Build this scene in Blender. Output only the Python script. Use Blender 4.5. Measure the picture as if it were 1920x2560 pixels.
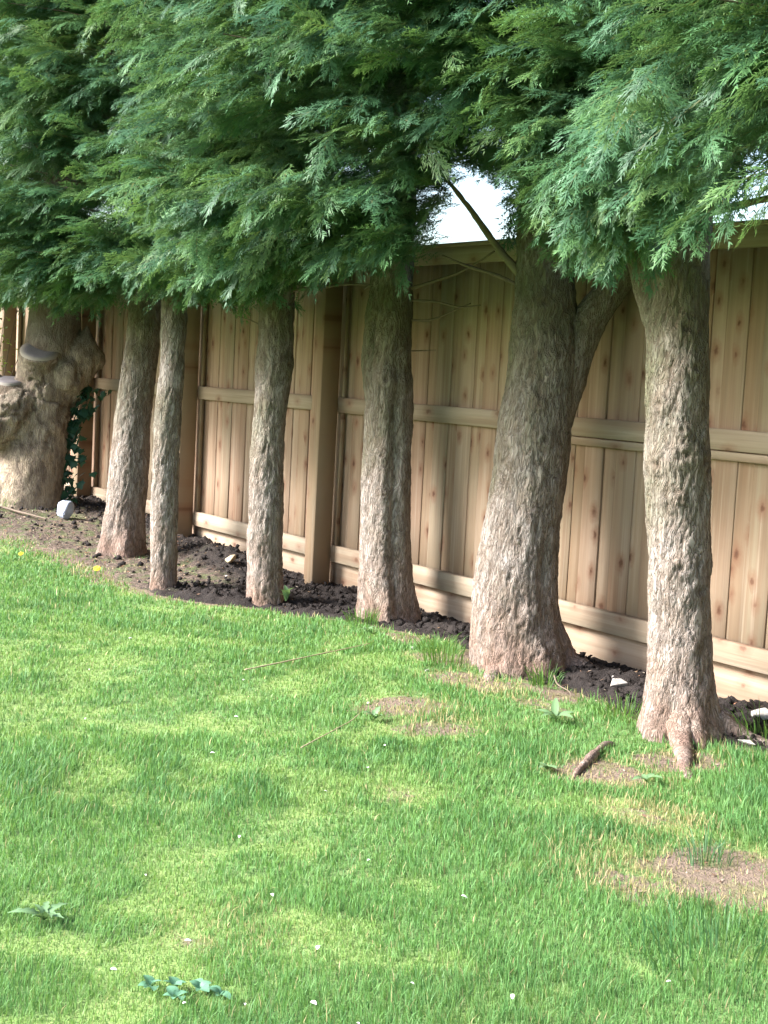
import bpy, bmesh, math, random
import numpy as np
from mathutils import Matrix, Vector

for o in list(bpy.data.objects):
    bpy.data.objects.remove(o, do_unlink=True)
scene = bpy.context.scene
COL = scene.collection
rng = np.random.default_rng(11)
random.seed(11)

# ------------------------------------------------------------------ camera
# world: X runs along the fence, the rails' front faces lie in the plane y = 0,
# the lawn is on the -y side, z = 0 is the foot of the gravel boards
YAW, PITCH, ROLL = 0.9762, 0.0970, 0.0514
CAM = np.array([7.158, -4.4775, 1.286])
fw = np.array([-math.sin(YAW)*math.cos(PITCH), math.cos(YAW)*math.cos(PITCH), -math.sin(PITCH)])
rt = np.array([math.cos(YAW), math.sin(YAW), 0.0])
up = np.cross(rt, fw)
cR = math.cos(ROLL)*rt + math.sin(ROLL)*up
cU = -math.sin(ROLL)*rt + math.cos(ROLL)*up
cam_d = bpy.data.cameras.new('camera')
cam_d.sensor_fit = 'VERTICAL'; cam_d.sensor_height = 36.0
cam_d.lens = 3600/2560*36.0
cam_d.clip_start = 0.05; cam_d.clip_end = 2000
cam = bpy.data.objects.new('camera', cam_d)
COL.objects.link(cam)
cam.matrix_world = Matrix(((cR[0], cU[0], -fw[0], CAM[0]), (cR[1], cU[1], -fw[1], CAM[1]),
                           (cR[2], cU[2], -fw[2], CAM[2]), (0, 0, 0, 1)))
scene.camera = cam

# ------------------------------------------------------------------ light
SUN_AZ = math.atan2(-0.47, -0.88)         # bright veiled sun, over the lawn and to the left
SUN_EL = math.radians(36)
world = bpy.data.worlds.new('World'); scene.world = world; world.use_nodes = True
wn = world.node_tree.nodes; wl = world.node_tree.links
sky = wn.new('ShaderNodeTexSky'); sky.sky_type = 'NISHITA'; sky.sun_disc = False
sky.sun_elevation = SUN_EL; sky.sun_rotation = SUN_AZ
sky.air_density = 1.0; sky.dust_density = 2.5; sky.ozone_density = 1.0
wl.new(sky.outputs[0], wn['Background'].inputs[0]); wn['Background'].inputs[1].default_value = 0.05
sun_d = bpy.data.lights.new('sun', 'SUN'); sun_d.energy = 1.5; sun_d.angle = math.radians(20)
sun_d.color = (1.0, 0.98, 0.965)
sun = bpy.data.objects.new('sun', sun_d); COL.objects.link(sun)
sdir = Vector((math.sin(SUN_AZ)*math.cos(SUN_EL), math.cos(SUN_AZ)*math.cos(SUN_EL), math.sin(SUN_EL)))
sun.rotation_euler = (-sdir).to_track_quat('-Z', 'Y').to_euler()
sun.location = (0, -8, 12)
vs = scene.view_settings
vs.view_transform = 'Standard'; vs.look = 'None'; vs.gamma = 1.0; vs.use_curve_mapping = False
vs.exposure = 3.3
scene.cycles.max_bounces = 4; scene.cycles.diffuse_bounces = 3; scene.cycles.glossy_bounces = 2; scene.cycles.transmission_bounces = 4
scene.cycles.caustics_reflective = False; scene.cycles.caustics_refractive = False

# ------------------------------------------------------------------ helpers
def tag(o, label=None, cat=None, group=None, kind=None):
    if label: o['label'] = label
    if cat: o['category'] = cat
    if group: o['group'] = group
    if kind: o['kind'] = kind
    return o

def empty(name, loc=(0, 0, 0)):
    o = bpy.data.objects.new(name, None); COL.objects.link(o); o.location = loc
    o.empty_display_size = 0.1
    return o

def link(name, me, mat=None, parent=None, loc=None):
    o = bpy.data.objects.new(name, me); COL.objects.link(o)
    if mat is not None and len(me.materials) == 0: me.materials.append(mat)
    if parent is not None: o.parent = parent
    if loc is not None: o.location = loc
    return o

def mesh_np(name, V, F, smooth=False, attrs=None):
    """V (n,3); F (m,k) with equal k, or list of arrays."""
    me = bpy.data.meshes.new(name)
    Fs = F if isinstance(F, list) else [F]
    Fs = [np.asarray(f, dtype=np.int32) for f in Fs if len(f)]
    V = np.asarray(V, dtype=np.float32)
    me.vertices.add(len(V)); me.vertices.foreach_set('co', V.ravel())
    nl = sum(f.size for f in Fs); nf = sum(len(f) for f in Fs)
    me.loops.add(nl); me.polygons.add(nf)
    me.loops.foreach_set('vertex_index', np.concatenate([f.ravel() for f in Fs]))
    tot = np.concatenate([np.full(len(f), f.shape[1], np.int32) for f in Fs])
    start = np.concatenate([[0], np.cumsum(tot)[:-1]]).astype(np.int32)
    me.polygons.foreach_set('loop_start', start)
    try: me.polygons.foreach_set('loop_total', tot)
    except Exception: pass
    if smooth: me.polygons.foreach_set('use_smooth', np.ones(nf, dtype=bool))
    for k, a in (attrs or {}).items():
        a = np.asarray(a, dtype=np.float32)
        if a.ndim == 1:
            at = me.attributes.new(k, 'FLOAT', 'POINT'); at.data.foreach_set('value', a)
        else:
            at = me.attributes.new(k, 'FLOAT_COLOR', 'POINT')
            if a.shape[1] == 3: a = np.concatenate([a, np.ones((len(a), 1), np.float32)], 1)
            at.data.foreach_set('color', a.ravel())
    me.update(calc_edges=True); me.validate()
    return me

def _h(ix, iy, iz, seed):
    n = (ix*374761393 + iy*668265263 + iz*2147483647 + seed*974634777) & 0xffffffff
    n = ((n ^ (n >> 13))*1274126177) & 0xffffffff
    n = (n ^ (n >> 16)) & 0xffffffff
    n = (n*2246822519) & 0xffffffff
    return ((n ^ (n >> 15)) & 0xffff)/65535.0

def vnoise(p, seed=0):
    p = np.asarray(p, dtype=np.float64)
    i = np.floor(p).astype(np.int64); f = p - i; f = f*f*(3 - 2*f)
    r = 0
    for dx in (0, 1):
        for dy in (0, 1):
            for dz in (0, 1):
                w = (f[..., 0] if dx else 1 - f[..., 0])*(f[..., 1] if dy else 1 - f[..., 1])*(f[..., 2] if dz else 1 - f[..., 2])
                r = r + w*_h(i[..., 0] + dx, i[..., 1] + dy, i[..., 2] + dz, seed)
    return r*2 - 1

def fbm(p, o=4, seed=0):
    r = 0; a = 1.0; t = 0
    for k in range(o):
        r = r + a*vnoise(np.asarray(p)*(2.03**k), seed + k*17); t += a; a *= 0.5
    return r/t

def n2(x, y, s, seed=0, o=3):
    x = np.asarray(x, float); y = np.asarray(y, float)
    return fbm(np.stack([x/s, y/s, np.zeros_like(x) + seed*3.7], -1), o, seed)

def sstep(a, b, x):
    t = np.clip((np.asarray(x, float) - a)/(b - a), 0, 1); return t*t*(3 - 2*t)

# ------------------------------------------------------------------ materials
class NT:
    def __init__(s, name):
        s.m = bpy.data.materials.new(name); s.m.use_nodes = True
        s.t = s.m.node_tree; s.n = s.t.nodes; s.l = s.t.links
        s.b = s.n['Principled BSDF']
        s.b.inputs['Roughness'].default_value = 0.8
        s.b.inputs['Specular IOR Level'].default_value = 0.25
    def new(s, ty, **kw):
        x = s.n.new(ty)
        for k, v in kw.items():
            if hasattr(x, k) and not k.startswith('i_'): setattr(x, k, v)
        return x
    def put(s, a, b):
        s.l.new(a, b)
    def val(s, sock, v):
        if hasattr(v, 'is_output') or hasattr(v, 'links'): s.l.new(v, sock)
        else: sock.default_value = v
    def obj(s): return s.new('ShaderNodeTexCoord').outputs['Object']
    def mapping(s, v, scale=(1, 1, 1), loc=(0, 0, 0)):
        x = s.new('ShaderNodeMapping'); s.l.new(v, x.inputs[0])
        x.inputs['Scale'].default_value = scale; s.val(x.inputs['Location'], loc); return x.outputs[0]
    def noise(s, v, scale=5, detail=4, rough=.55, dist=0):
        x = s.new('ShaderNodeTexNoise'); s.l.new(v, x.inputs['Vector'])
        x.inputs['Scale'].default_value = scale; x.inputs['Detail'].default_value = detail
        x.inputs['Roughness'].default_value = rough; x.inputs['Distortion'].default_value = dist
        return x.outputs['Fac']
    def voro(s, v, scale=5, feature='F1', rnd=1.0):
        x = s.new('ShaderNodeTexVoronoi'); x.feature = feature; s.l.new(v, x.inputs['Vector'])
        x.inputs['Scale'].default_value = scale; x.inputs['Randomness'].default_value = rnd
        return x
    def ramp(s, f, stops):
        x = s.new('ShaderNodeValToRGB'); s.l.new(f, x.inputs[0]); e = x.color_ramp.elements
        while len(e) < len(stops): e.new(0.5)
        for k, (p, c) in enumerate(stops):
            e[k].position = p
            e[k].color = (c, c, c, 1) if isinstance(c, (int, float)) else (*c, 1)
        return x.outputs[0]
    def mix(s, f, a, b, mode='MIX'):
        x = s.new('ShaderNodeMix'); x.data_type = 'RGBA'; x.blend_type = mode
        s.val(x.inputs[0], f)
        for sock, v in ((x.inputs[6], a), (x.inputs[7], b)):
            if isinstance(v, tuple): sock.default_value = (*v[:3], 1)
            else: s.l.new(v, sock)
        return x.outputs[2]
    def math(s, op, a, b=0.0):
        x = s.new('ShaderNodeMath'); x.operation = op; s.val(x.inputs[0], a); s.val(x.inputs[1], b); return x.outputs[0]
    def attr(s, name, col=True):
        x = s.new('ShaderNodeAttribute'); x.attribute_name = name
        return x.outputs['Color'] if col else x.outputs['Fac']
    def rnd(s): return s.new('ShaderNodeObjectInfo').outputs['Random']
    def color(s, c): s.val(s.b.inputs['Base Color'], c if not isinstance(c, tuple) else (*c, 1))
    def bump(s, h, strength=.5, dist=.01):
        x = s.new('ShaderNodeBump'); s.l.new(h, x.inputs['Height'])
        x.inputs['Strength'].default_value = strength; x.inputs['Distance'].default_value = dist
        s.l.new(x.outputs[0], s.b.inputs['Normal'])
    def sep(s, v):
        x = s.new('ShaderNodeSeparateXYZ'); s.l.new(v, x.inputs[0]); return x.outputs
    def comb(s, x, y, z):
        c = s.new('ShaderNodeCombineXYZ'); s.val(c.inputs[0], x); s.val(c.inputs[1], y); s.val(c.inputs[2], z); return c.outputs[0]
    def translucent(s, col, f):
        tr = s.new('ShaderNodeBsdfTranslucent'); s.val(tr.inputs[0], col)
        mx = s.new('ShaderNodeMixShader'); mx.inputs[0].default_value = f
        s.l.new(s.b.outputs[0], mx.inputs[1]); s.l.new(tr.outputs[0], mx.inputs[2])
        s.l.new(mx.outputs[0], s.n['Material Output'].inputs['Surface'])

def wood(name, along, tones, knot=1.0, base_tint=(1, 1, 1)):
    """sawn softwood: grain along one local axis, knots, per-piece tone."""
    t = NT(name); r = t.rnd()
    oi = t.obj(); sp = t.sep(oi)
    a, b = (sp[2], sp[0]) if along == 'z' else (sp[0], sp[2])
    off = t.math('MULTIPLY', r, 37.0)
    A = t.math('ADD', a, off); B = t.math('ADD', b, t.math('MULTIPLY', r, 11.0))
    v = t.comb(B, t.math('MULTIPLY', r, 5.0), A)
    wob = t.noise(t.mapping(v, (6, 1, 1.4)), 1.0, 2)
    grain = t.noise(t.mapping(t.comb(t.math('ADD', B, t.math('MULTIPLY', wob, .05)), sp[1], A), (150, 1, 2.2)), 1.0, 4, .6)
    broad = t.noise(t.mapping(v, (22, 1, .8)), 1.0, 3)
    col = t.ramp(r, tones)
    col = t.mix(t.math('MULTIPLY', grain, .6), col, t.mix(.5, col, (.17, .10, .05), 'MIX'))
    col = t.mix(t.ramp(broad, [(.45, 0.0), (.62, .7)]), col, t.mix(.62, col, (.28, .17, .10)))
    col = t.mix(t.ramp(broad, [(.30, .6), (.42, 0.0)]), col, t.mix(.5, col, (.66, .55, .42)))
    stk = t.noise(t.mapping(v, (48, 1, 1.1)), 1.0, 3, .5, .4)
    col = t.mix(t.ramp(stk, [(.55, 0.0), (.66, .6)]), col, t.mix(.5, col, (.24, .17, .11)))
    col = t.mix(t.ramp(stk, [(.30, .45), (.42, 0.0)]), col, (.58, .50, .38))
    col = t.mix(t.ramp(t.noise(v, 1.7, 3), [(.42, 0.0), (.7, .4)]), col, (.35, .32, .23))
    # knots: sparse voronoi cells, squashed to read as round-ish ovals
    vo = t.new('ShaderNodeTexVoronoi'); vo.voronoi_dimensions = '2D'; vo.inputs['Scale'].default_value = 1.0
    t.l.new(t.comb(t.math('MULTIPLY', B, 10.0), t.math('MULTIPLY', A, 6.2), 0.0), vo.inputs['Vector'])
    keep = t.ramp(t.sep(vo.outputs['Color'])[0], [(.36, 1.0), (.42, 0.0)])
    dk = t.math('ADD', vo.outputs['Distance'], t.math('MULTIPLY', t.math('SUBTRACT', t.noise(v, 45, 2), .5), .22))
    dk = t.math('ADD', dk, t.math('MULTIPLY', t.sep(vo.outputs['Color'])[1], .09))
    core = t.math('MULTIPLY', t.ramp(dk, [(.07, 1.0), (.17, 0.0)]), keep)
    halo = t.math('MULTIPLY', t.ramp(dk, [(.10, 1.0), (.42, 0.0)]), keep)
    col = t.mix(t.math('MULTIPLY', halo, .7*knot), col, (.27, .13, .075))
    col = t.mix(t.math('MULTIPLY', t.math('MULTIPLY', core, .9*knot), t.math('ADD', .35, t.math('MULTIPLY', t.sep(vo.outputs['Color'])[2], .65))), col, (.11, .045, .025))
    t.color(t.mix(1.0, col, (.79, .76, .79), 'MULTIPLY'))
    t.b.inputs['Roughness'].default_value = .72
    t.bump(t.math('ADD', grain, t.math('MULTIPLY', core, -.6)), .35, .004)
    return t.m

M = {}
M['board'] = wood('featheredge_wood', 'z', [(0, (.46, .34, .23)), (.12, (.58, .45, .32)), (.26, (.43, .28, .18)), (.38, (.52, .37, .26)), (.5, (.40, .34, .23)), (.62, (.55, .38, .27)), (.74, (.60, .48, .35)), (.86, (.42, .30, .19)), (1, (.52, .41, .28))])
M['rail'] = wood('rail_wood', 'x', [(0, (.43, .37, .27)), (.5, (.50, .43, .31)), (1, (.46, .38, .27))], .7)
M['gravel'] = wood('gravel_board_wood', 'x', [(0, (.50, .40, .28)), (1, (.47, .37, .26))], .8)
M['post'] = wood('post_wood', 'z', [(0, (.44, .34, .21)), (.5, (.40, .29, .18)), (1, (.46, .36, .22))], .8)

def bark(name, kind='cypress'):
    t = NT(name); o = t.obj(); z = t.sep(o)[2]; r = t.rnd()
    w = t.new('ShaderNodeVectorMath'); w.operation = 'ADD'
    nz = t.new('ShaderNodeTexNoise'); t.l.new(o, nz.inputs['Vector']); nz.inputs['Scale'].default_value = 9
    sc = t.new('ShaderNodeVectorMath'); sc.operation = 'SCALE'; t.l.new(nz.outputs['Color'], sc.inputs[0]); sc.inputs['Scale'].default_value = .05
    t.l.new(o, w.inputs[0]); t.l.new(sc.outputs[0], w.inputs[1]); p = w.outputs[0]
    n1 = t.noise(t.mapping(p, (1, 1, .15)), 70, 3, .6, .3)
    cr = t.math('ABSOLUTE', t.math('SUBTRACT', n1, .5))
    tone = t.ramp(t.noise(t.mapping(p, (1, 1, .22)), 55, 3, .6), [(.3, 0.0), (.7, 1.0)])
    fine = t.noise(t.mapping(p, (1, 1, .3)), 120, 3)
    mid = t.noise(t.mapping(p, (1, 1, .5)), 14, 4)
    cav = t.attr('cav', False)
    if kind == 'cypress':
        col = t.mix(tone, (.21, .178, .158), (.42, .375, .345))
        col = t.mix(t.ramp(mid, [(.4, 0.0), (.65, .7)]), col, (.25, .195, .155))
        green = t.ramp(t.math('ADD', t.noise(t.mapping(o, (1, 1, .5)), 4.5, 3), t.math('MULTIPLY', z, .22)), [(.62, 0.0), (.92, .85)])
        col = t.mix(green, col, (.115, .120, .065))
        red = t.math('MULTIPLY', t.ramp(z, [(.05, .75), (.45, 0.0)]), t.ramp(t.noise(o, 7, 3), [(.35, .3), (.6, 1.0)]))
        col = t.mix(red, col, (.27, .165, .125))
        pale = t.ramp(t.noise(t.mapping(o, (1, 1, .6)), 11, 3), [(.6, 0.0), (.72, .5)])
        col = t.mix(pale, col, (.42, .37, .32))
    else:
        smooth_f = t.ramp(t.noise(o, 3.2, 2), [(.36, 0.0), (.5, 1.0)])
        col = t.mix(tone, (.25, .20, .15), (.40, .34, .27))
        low = t.ramp(z, [(.30, 1.0), (.62, .25)])
        col = t.mix(t.math('MULTIPLY', low, smooth_f), col, (.46, .37, .27))
        col = t.mix(t.ramp(t.math('MULTIPLY', z, .5), [(.56, 0.0), (.64, .85)]), col, (.17, .15, .14))
        col = t.mix(t.ramp(mid, [(.45, 0.0), (.62, .75)]), col, (.14, .105, .085))
    crack = t.ramp(cr, [(.008, 1.0), (.045, 0.0)])
    col = t.mix(t.math('MULTIPLY', crack, .55 if kind == 'cypress' else .4), col, (.10, .07, .05))
    col = t.mix(t.math('MULTIPLY', cav, .75), col, (.10, .07, .048))
    t.color(col); t.b.inputs['Roughness'].default_value = .9
    h = t.math('ADD', t.math('MULTIPLY', t.math('MINIMUM', cr, .10), 7.0), t.math('MULTIPLY', fine, .5))
    t.bump(h, .9, .008)
    return t.m
M['bark'] = bark('cypress_bark'); M['bark_old'] = bark('pollard_bark', 'old')

def attr_leaf(name, tr, rough=.5, spec=.35, trcol=None):
    t = NT(name); c = t.attr('tint')
    t.color(c); t.b.inputs['Roughness'].default_value = rough; t.b.inputs['Specular IOR Level'].default_value = spec
    t.translucent(t.mix(.5, c, trcol or (.20, .30, .05)), tr)
    return t.m
def spray_mat():
    t = NT('cypress_spray')
    def ia(name):
        x = t.new('ShaderNodeAttribute'); x.attribute_type = 'INSTANCER'; x.attribute_name = name; return x.outputs['Color']
    k = t.attr('k', False)
    c = t.mix(t.math('MULTIPLY', t.math('MAXIMUM', k, 0.0), .65), ia('tint'), ia('tip'))
    c = t.mix(t.math('MULTIPLY', t.math('MAXIMUM', t.math('MULTIPLY', k, -1.0), 0.0), .6), c, (.20, .17, .05))
    t.color(c); t.b.inputs['Roughness'].default_value = .5; t.b.inputs['Specular IOR Level'].default_value = .3
    t.translucent(t.mix(.5, c, (.18, .30, .06)), .28)
    return t.m
M['spray'] = spray_mat()
M['grass'] = attr_leaf('grass_blade', .35, .55, .3, (.25, .42, .06))
M['weed'] = attr_leaf('weed_leaf', .25, .5, .3)
M['litter'] = attr_leaf('litter_bits', .1, .8, .2, (.3, .2, .1))

def ground_mat():
    t = NT('lawn_ground'); g = t.new('ShaderNodeNewGeometry').outputs['Position']
    bare = t.attr('bare', False); moss = t.attr('moss', False)
    n = t.noise(g, 40, 5); n2_ = t.noise(g, 9, 4)
    grassc = t.mix(n, (.080, .150, .045), (.18, .26, .09))
    grassc = t.mix(t.math('MULTIPLY', moss, .6), grassc, (.25, .33, .10))
    soil = t.mix(t.noise(g, 70, 5, .7), (.085, .062, .05), (.30, .225, .17))
    soil = t.mix(t.ramp(n2_, [(.45, 0.0), (.65, .6)]), soil, (.15, .16, .06))
    f = t.ramp(t.math('ADD', bare, t.math('ADD', t.math('MULTIPLY', t.math('SUBTRACT', n, .5), 1.0), t.math('MULTIPLY', t.math('SUBTRACT', t.noise(g, 14, 3), .5), .9))), [(.42, 0.0), (.72, 1.0)])
    t.color(t.mix(f, grassc, soil)); t.b.inputs['Roughness'].default_value = .95
    t.bump(t.math('ADD', n, t.math('MULTIPLY', t.noise(g, 160, 3), .5)), .8, .015)
    return t.m
M['ground'] = ground_mat()

def soil_mat():
    t = NT('dug_soil'); g = t.new('ShaderNodeNewGeometry').outputs['Position']
    litter = t.attr('litter', False)
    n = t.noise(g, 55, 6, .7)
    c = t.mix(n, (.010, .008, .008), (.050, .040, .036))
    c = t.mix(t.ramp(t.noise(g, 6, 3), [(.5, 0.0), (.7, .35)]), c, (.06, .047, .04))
    l = t.mix(t.ramp(t.noise(g, 60, 4, .7), [(.35, 0.0), (.65, 1.0)]), (.035, .027, .022), (.24, .18, .14))
    l = t.mix(t.ramp(t.noise(g, 11, 3), [(.48, 0.0), (.62, .75)]), l, (.12, .15, .06))
    t.color(t.mix(litter, c, l)); t.b.inputs['Roughness'].default_value = .9
    t.bump(t.math('ADD', n, t.noise(g, 180, 3)), 1.0, .012)
    return t.m
M['soil'] = soil_mat()

def plain(name, a, b, scale=30, rough=.8, bump=.3):
    t = NT(name); o = t.obj(); n = t.noise(o, scale, 4)
    t.color(t.mix(n, a, b)); t.b.inputs['Roughness'].default_value = rough
    t.bump(n, bump, .004); return t.m
M['twig'] = plain('dead_twig', (.10, .075, .055), (.22, .17, .13), 60)
M['limb'] = plain('limb_bark', (.13, .11, .07), (.27, .23, .16), 45, .9, .8)
M['stone'] = plain('blue_grey_stone', (.16, .19, .26), (.46, .50, .58), 26, .75, .8)
M['whitestone'] = plain('pale_stone', (.30, .27, .24), (.62, .58, .53), 45, .85, .8)
M['petal'] = plain('white_petal', (.75, .74, .68), (.85, .84, .80), 50, .6, .1)
M['dandelion'] = plain('dandelion_yellow', (.75, .50, .02), (.85, .62, .03), 90, .6, .6)
M['stem'] = plain('green_stem', (.10, .18, .04), (.16, .25, .07), 50)
M['straw'] = plain('dry_stick', (.36, .28, .17), (.52, .42, .28), 60)

def cut_mat():
    t = NT('sawn_wood'); o = t.obj(); s = t.sep(o)
    rr = t.math('SQRT', t.math('ADD', t.math('POWER', s[0], 2.0), t.math('POWER', s[1], 2.0)))
    ring = t.math('SINE', t.math('MULTIPLY', t.math('ADD', rr, t.math('MULTIPLY', t.noise(o, 14, 3), .02)), 420.0))
    c = t.mix(t.noise(o, 14, 4), (.13, .12, .13), (.26, .24, .24))
    c = t.mix(t.math('MULTIPLY', t.math('ADD', ring, 1.0), .10), c, (.15, .12, .11))
    c = t.mix(t.ramp(rr, [(.10, 0.0), (.135, .7)]), c, (.40, .35, .28))
    t.color(c); t.bump(t.noise(o, 60, 3), .4, .003); return t.m
M['cut'] = cut_mat()

# ------------------------------------------------------------------ ground
EDGE = [(-60, -1.4), (-4.5, -1.35), (-2.14, -1.26), (-1.65, -1.12), (-1.0, -1.04), (-.04, -1.14), (.23, -1.05), (.48, -.79), (.77, -.68),
        (1.09, -.50), (1.43, -.42), (1.8, -.40), (2.3, -.62), (2.78, -.52), (3.1, -.56), (3.3, -.62), (3.69, -.60), (3.9, -.52), (6, -.52), (60, -.5)]
EX, EY = np.array(EDGE).T
def edge(x): return np.interp(x, EX, EY)
def gh(x, y):
    x = np.asarray(x, float); y = np.asarray(y, float)
    near = sstep(25, 12, np.hypot(x, y))
    z = .14*sstep(-.6, -3.4, x) - .05*sstep(-1.2, -3.6, y)*sstep(0.5, 2.5, x)
    z = z + .016*n2(x, y, .55, 3)*near + .03*n2(x, y, 1.6, 5)*near*sstep(-.9, -1.8, y)
    return z
_zx = np.arange(-8, 8.01, .03); _zy = np.arange(-6, 1.01, .03)
_ZG = gh(*np.meshgrid(_zx, _zy, indexing='ij'))
def gz(x, y):
    i = int(np.clip((x + 8)/.03 + .5, 0, len(_zx) - 1)); j = int(np.clip((y + 6)/.03 + .5, 0, len(_zy) - 1))
    return float(_ZG[i, j])
# worn patches in the lawn (x, y, radius x, radius y, strength)
BARE = [(3.70, -1.22, .17, .16, 1.), (2.69, -1.33, .17, .22, .9), (3.02, -1.40, .16, .15, .75), (4.64, -1.58, .30, .23, 1.1), (4.10, -1.42, .16, .11, .55),
        (4.50, -1.86, .12, .13, .75), (3.72, -.86, .17, .18, 1.), (2.45, -.80, .26, .16, .8), (2.95, -.82, .2, .09, .6), (2.0, -.62, .20, .18, .8), (-.6, -1.2, .5, .1, .7),
        (2.72, -.62, .28, .11, .9), (1.5, -.5, .2, .10, .8), (4.30, -3.02, .07, .06, .5), (3.6, -2.0, .09, .06, .5), (-2.0, -1.45, .5, .12, .7), (5.1, -1.3, .35, .2, .8)]
def bare_f(x, y):
    b = np.zeros_like(x)
    jx = .10*n2(x, y, .16, 21); jy = .10*n2(x, y, .16, 22)
    for (cx, cy, rx, ry, s) in BARE:
        d = np.sqrt(((x + jx - cx)/rx)**2 + ((y + jy - cy)/ry)**2)
        b = np.maximum(b, s*sstep(1.25, .55, d))
    e = edge(x) + (.09 + .1*sstep(.2, -1.2, x))*n2(x, y, .2, 8)
    b = np.maximum(b, sstep(-.10 - .28*sstep(.2, -1.2, x), .07, y - e))
    return b
def moss_f(x, y):
    return np.clip(sstep(.0, .42, .6*n2(x, y, .5, 31, 4) + .65*n2(x, y, .13, 33, 3) + .12*sstep(-1.5, -3.2, y))*.95, 0, 1)

def graded(a, b, step, far, n):
    c = np.arange(a, b + 1e-6, step); k = (np.linspace(0, 1, n + 1)[1:])**2.6
    return np.concatenate([(a - k*(far + a))[::-1], c, b + k*(far - b)])
gx = graded(-5.5, 6.6, .035, 220, 26); gy = graded(-4.6, .6, .035, 220, 26)
GX, GY = np.meshgrid(gx, gy, indexing='ij')
def grid_faces(a, b):
    i = np.arange(a*b).reshape(a, b)
    return np.stack([i[:-1, :-1], i[1:, :-1], i[1:, 1:], i[:-1, 1:]], -1).reshape(-1, 4)
bf = bare_f(GX.ravel(), GY.ravel())
gme = mesh_np('ground', np.stack([GX.ravel(), GY.ravel(), gh(GX.ravel(), GY.ravel())], -1), grid_faces(len(gx), len(gy)), True,
              {'bare': bf, 'moss': moss_f(GX.ravel(), GY.ravel())})
tag(link('lawn_ground', gme, M['ground']), kind='structure')

# dark dug soil along the foot of the fence
sx = np.arange(-5.6, 6.6, .014); sy = np.arange(-1.5, .45, .016)
SX, SY = np.meshgrid(sx, sy, indexing='ij'); SXr, SYr = SX.ravel(), SY.ravel()
ins = sstep(-.04, .10, SYr - (edge(SXr) + .10*n2(SXr, SYr, .25, 9)))
clod = np.abs(fbm(np.stack([SXr/.055, SYr/.055, SXr*0], -1), 3, 41)) + .9*np.clip(fbm(np.stack([SXr/.11, SYr/.11, SXr*0], -1), 2, 43), 0, 1)
mound = .10*np.exp(-((SXr + .95)/.42)**2 - ((SYr + .22)/.16)**2) + .05*np.exp(-((SXr - .15)/.3)**2 - ((SYr + .40)/.12)**2) + .035*np.exp(-((SXr - 2.75)/.3)**2 - ((SYr + .22)/.16)**2)
dip = -.035*np.exp(-((SXr - 3.02)/.22)**2 - ((SYr - .0)/.10)**2)
lit = np.clip(sstep(-.35, -.60, SYr)*sstep(.1, -.5, SXr) + .6*sstep(-.5, -2.2, SXr)*sstep(-.15, -.4, SYr), 0, 1)
sz = gh(SXr, SYr) - .02 + ins*(.026 + (.045 - .03*lit)*clod + mound + dip)
sme = mesh_np('soil', np.stack([SXr, SYr, sz], -1), grid_faces(len(sx), len(sy)), True, {'litter': lit})
tag(link('soil_bed', sme, M['soil']), kind='structure')
SXN, SYN = len(sx), len(sy); SZG = sz.reshape(SXN, SYN); soil_o = bpy.data.objects['soil_bed']
def soilz(x, y):
    i = int(np.clip((x + 5.6)/.014, 0, SXN - 1)); j = int(np.clip((y + 1.5)/.016, 0, SYN - 1))
    return max(SZG[i, j], gz(x, y))

# crumbs of turned earth
def clods():
    N = 15000; x = rng.uniform(-4.5, 5.6, N); y = rng.uniform(-1.1, -.0, N)
    inb = (y > edge(x) + .08) & (rng.random(N) < np.where((x < -.3) & (y < -.45), .15, .75)); x, y = x[inb], y[inb]; n = len(x)
    i = np.clip((x + 5.6)/.014, 0, SXN - 1).astype(int); j = np.clip((y + 1.5)/.016, 0, SYN - 1).astype(int)
    r = rng.gamma(2.0, .0034, n).clip(.002, .022); c = np.stack([x, y, SZG[i, j] + r*.25], -1)
    o = np.array([(1, 0, 0), (0, 1, 0), (-1, 0, 0), (0, -1, 0), (0, 0, 1), (0, 0, -1), (.6, .6, .6), (-.6, -.5, .6)])
    V = c[:, None, :] + r[:, None, None]*o[None]*rng.uniform(.6, 1.3, (n, 8, 1)) + rng.normal(0, .15, (n, 8, 3))*r[:, None, None]
    F = np.array([(0, 1, 6), (1, 4, 6), (4, 0, 6), (1, 2, 4), (2, 7, 4), (2, 3, 7), (3, 4, 7), (3, 0, 4), (1, 0, 5), (2, 1, 5), (3, 2, 5), (0, 3, 5)])
    return mesh_np('clods', V.reshape(-1, 3), (F[None] + (np.arange(n)*8)[:, None, None]).reshape(-1, 3), False, {'litter': np.zeros(n*8)})
link('clods', clods(), M['soil'], soil_o)['kind'] = 'stuff'

# ------------------------------------------------------------------ fence
B = 1.8268
fence = empty('fence', (0, 0, 0))
tag(fence, 'new pale timber close-board fence with square posts behind the row of trees', 'fence')

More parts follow.
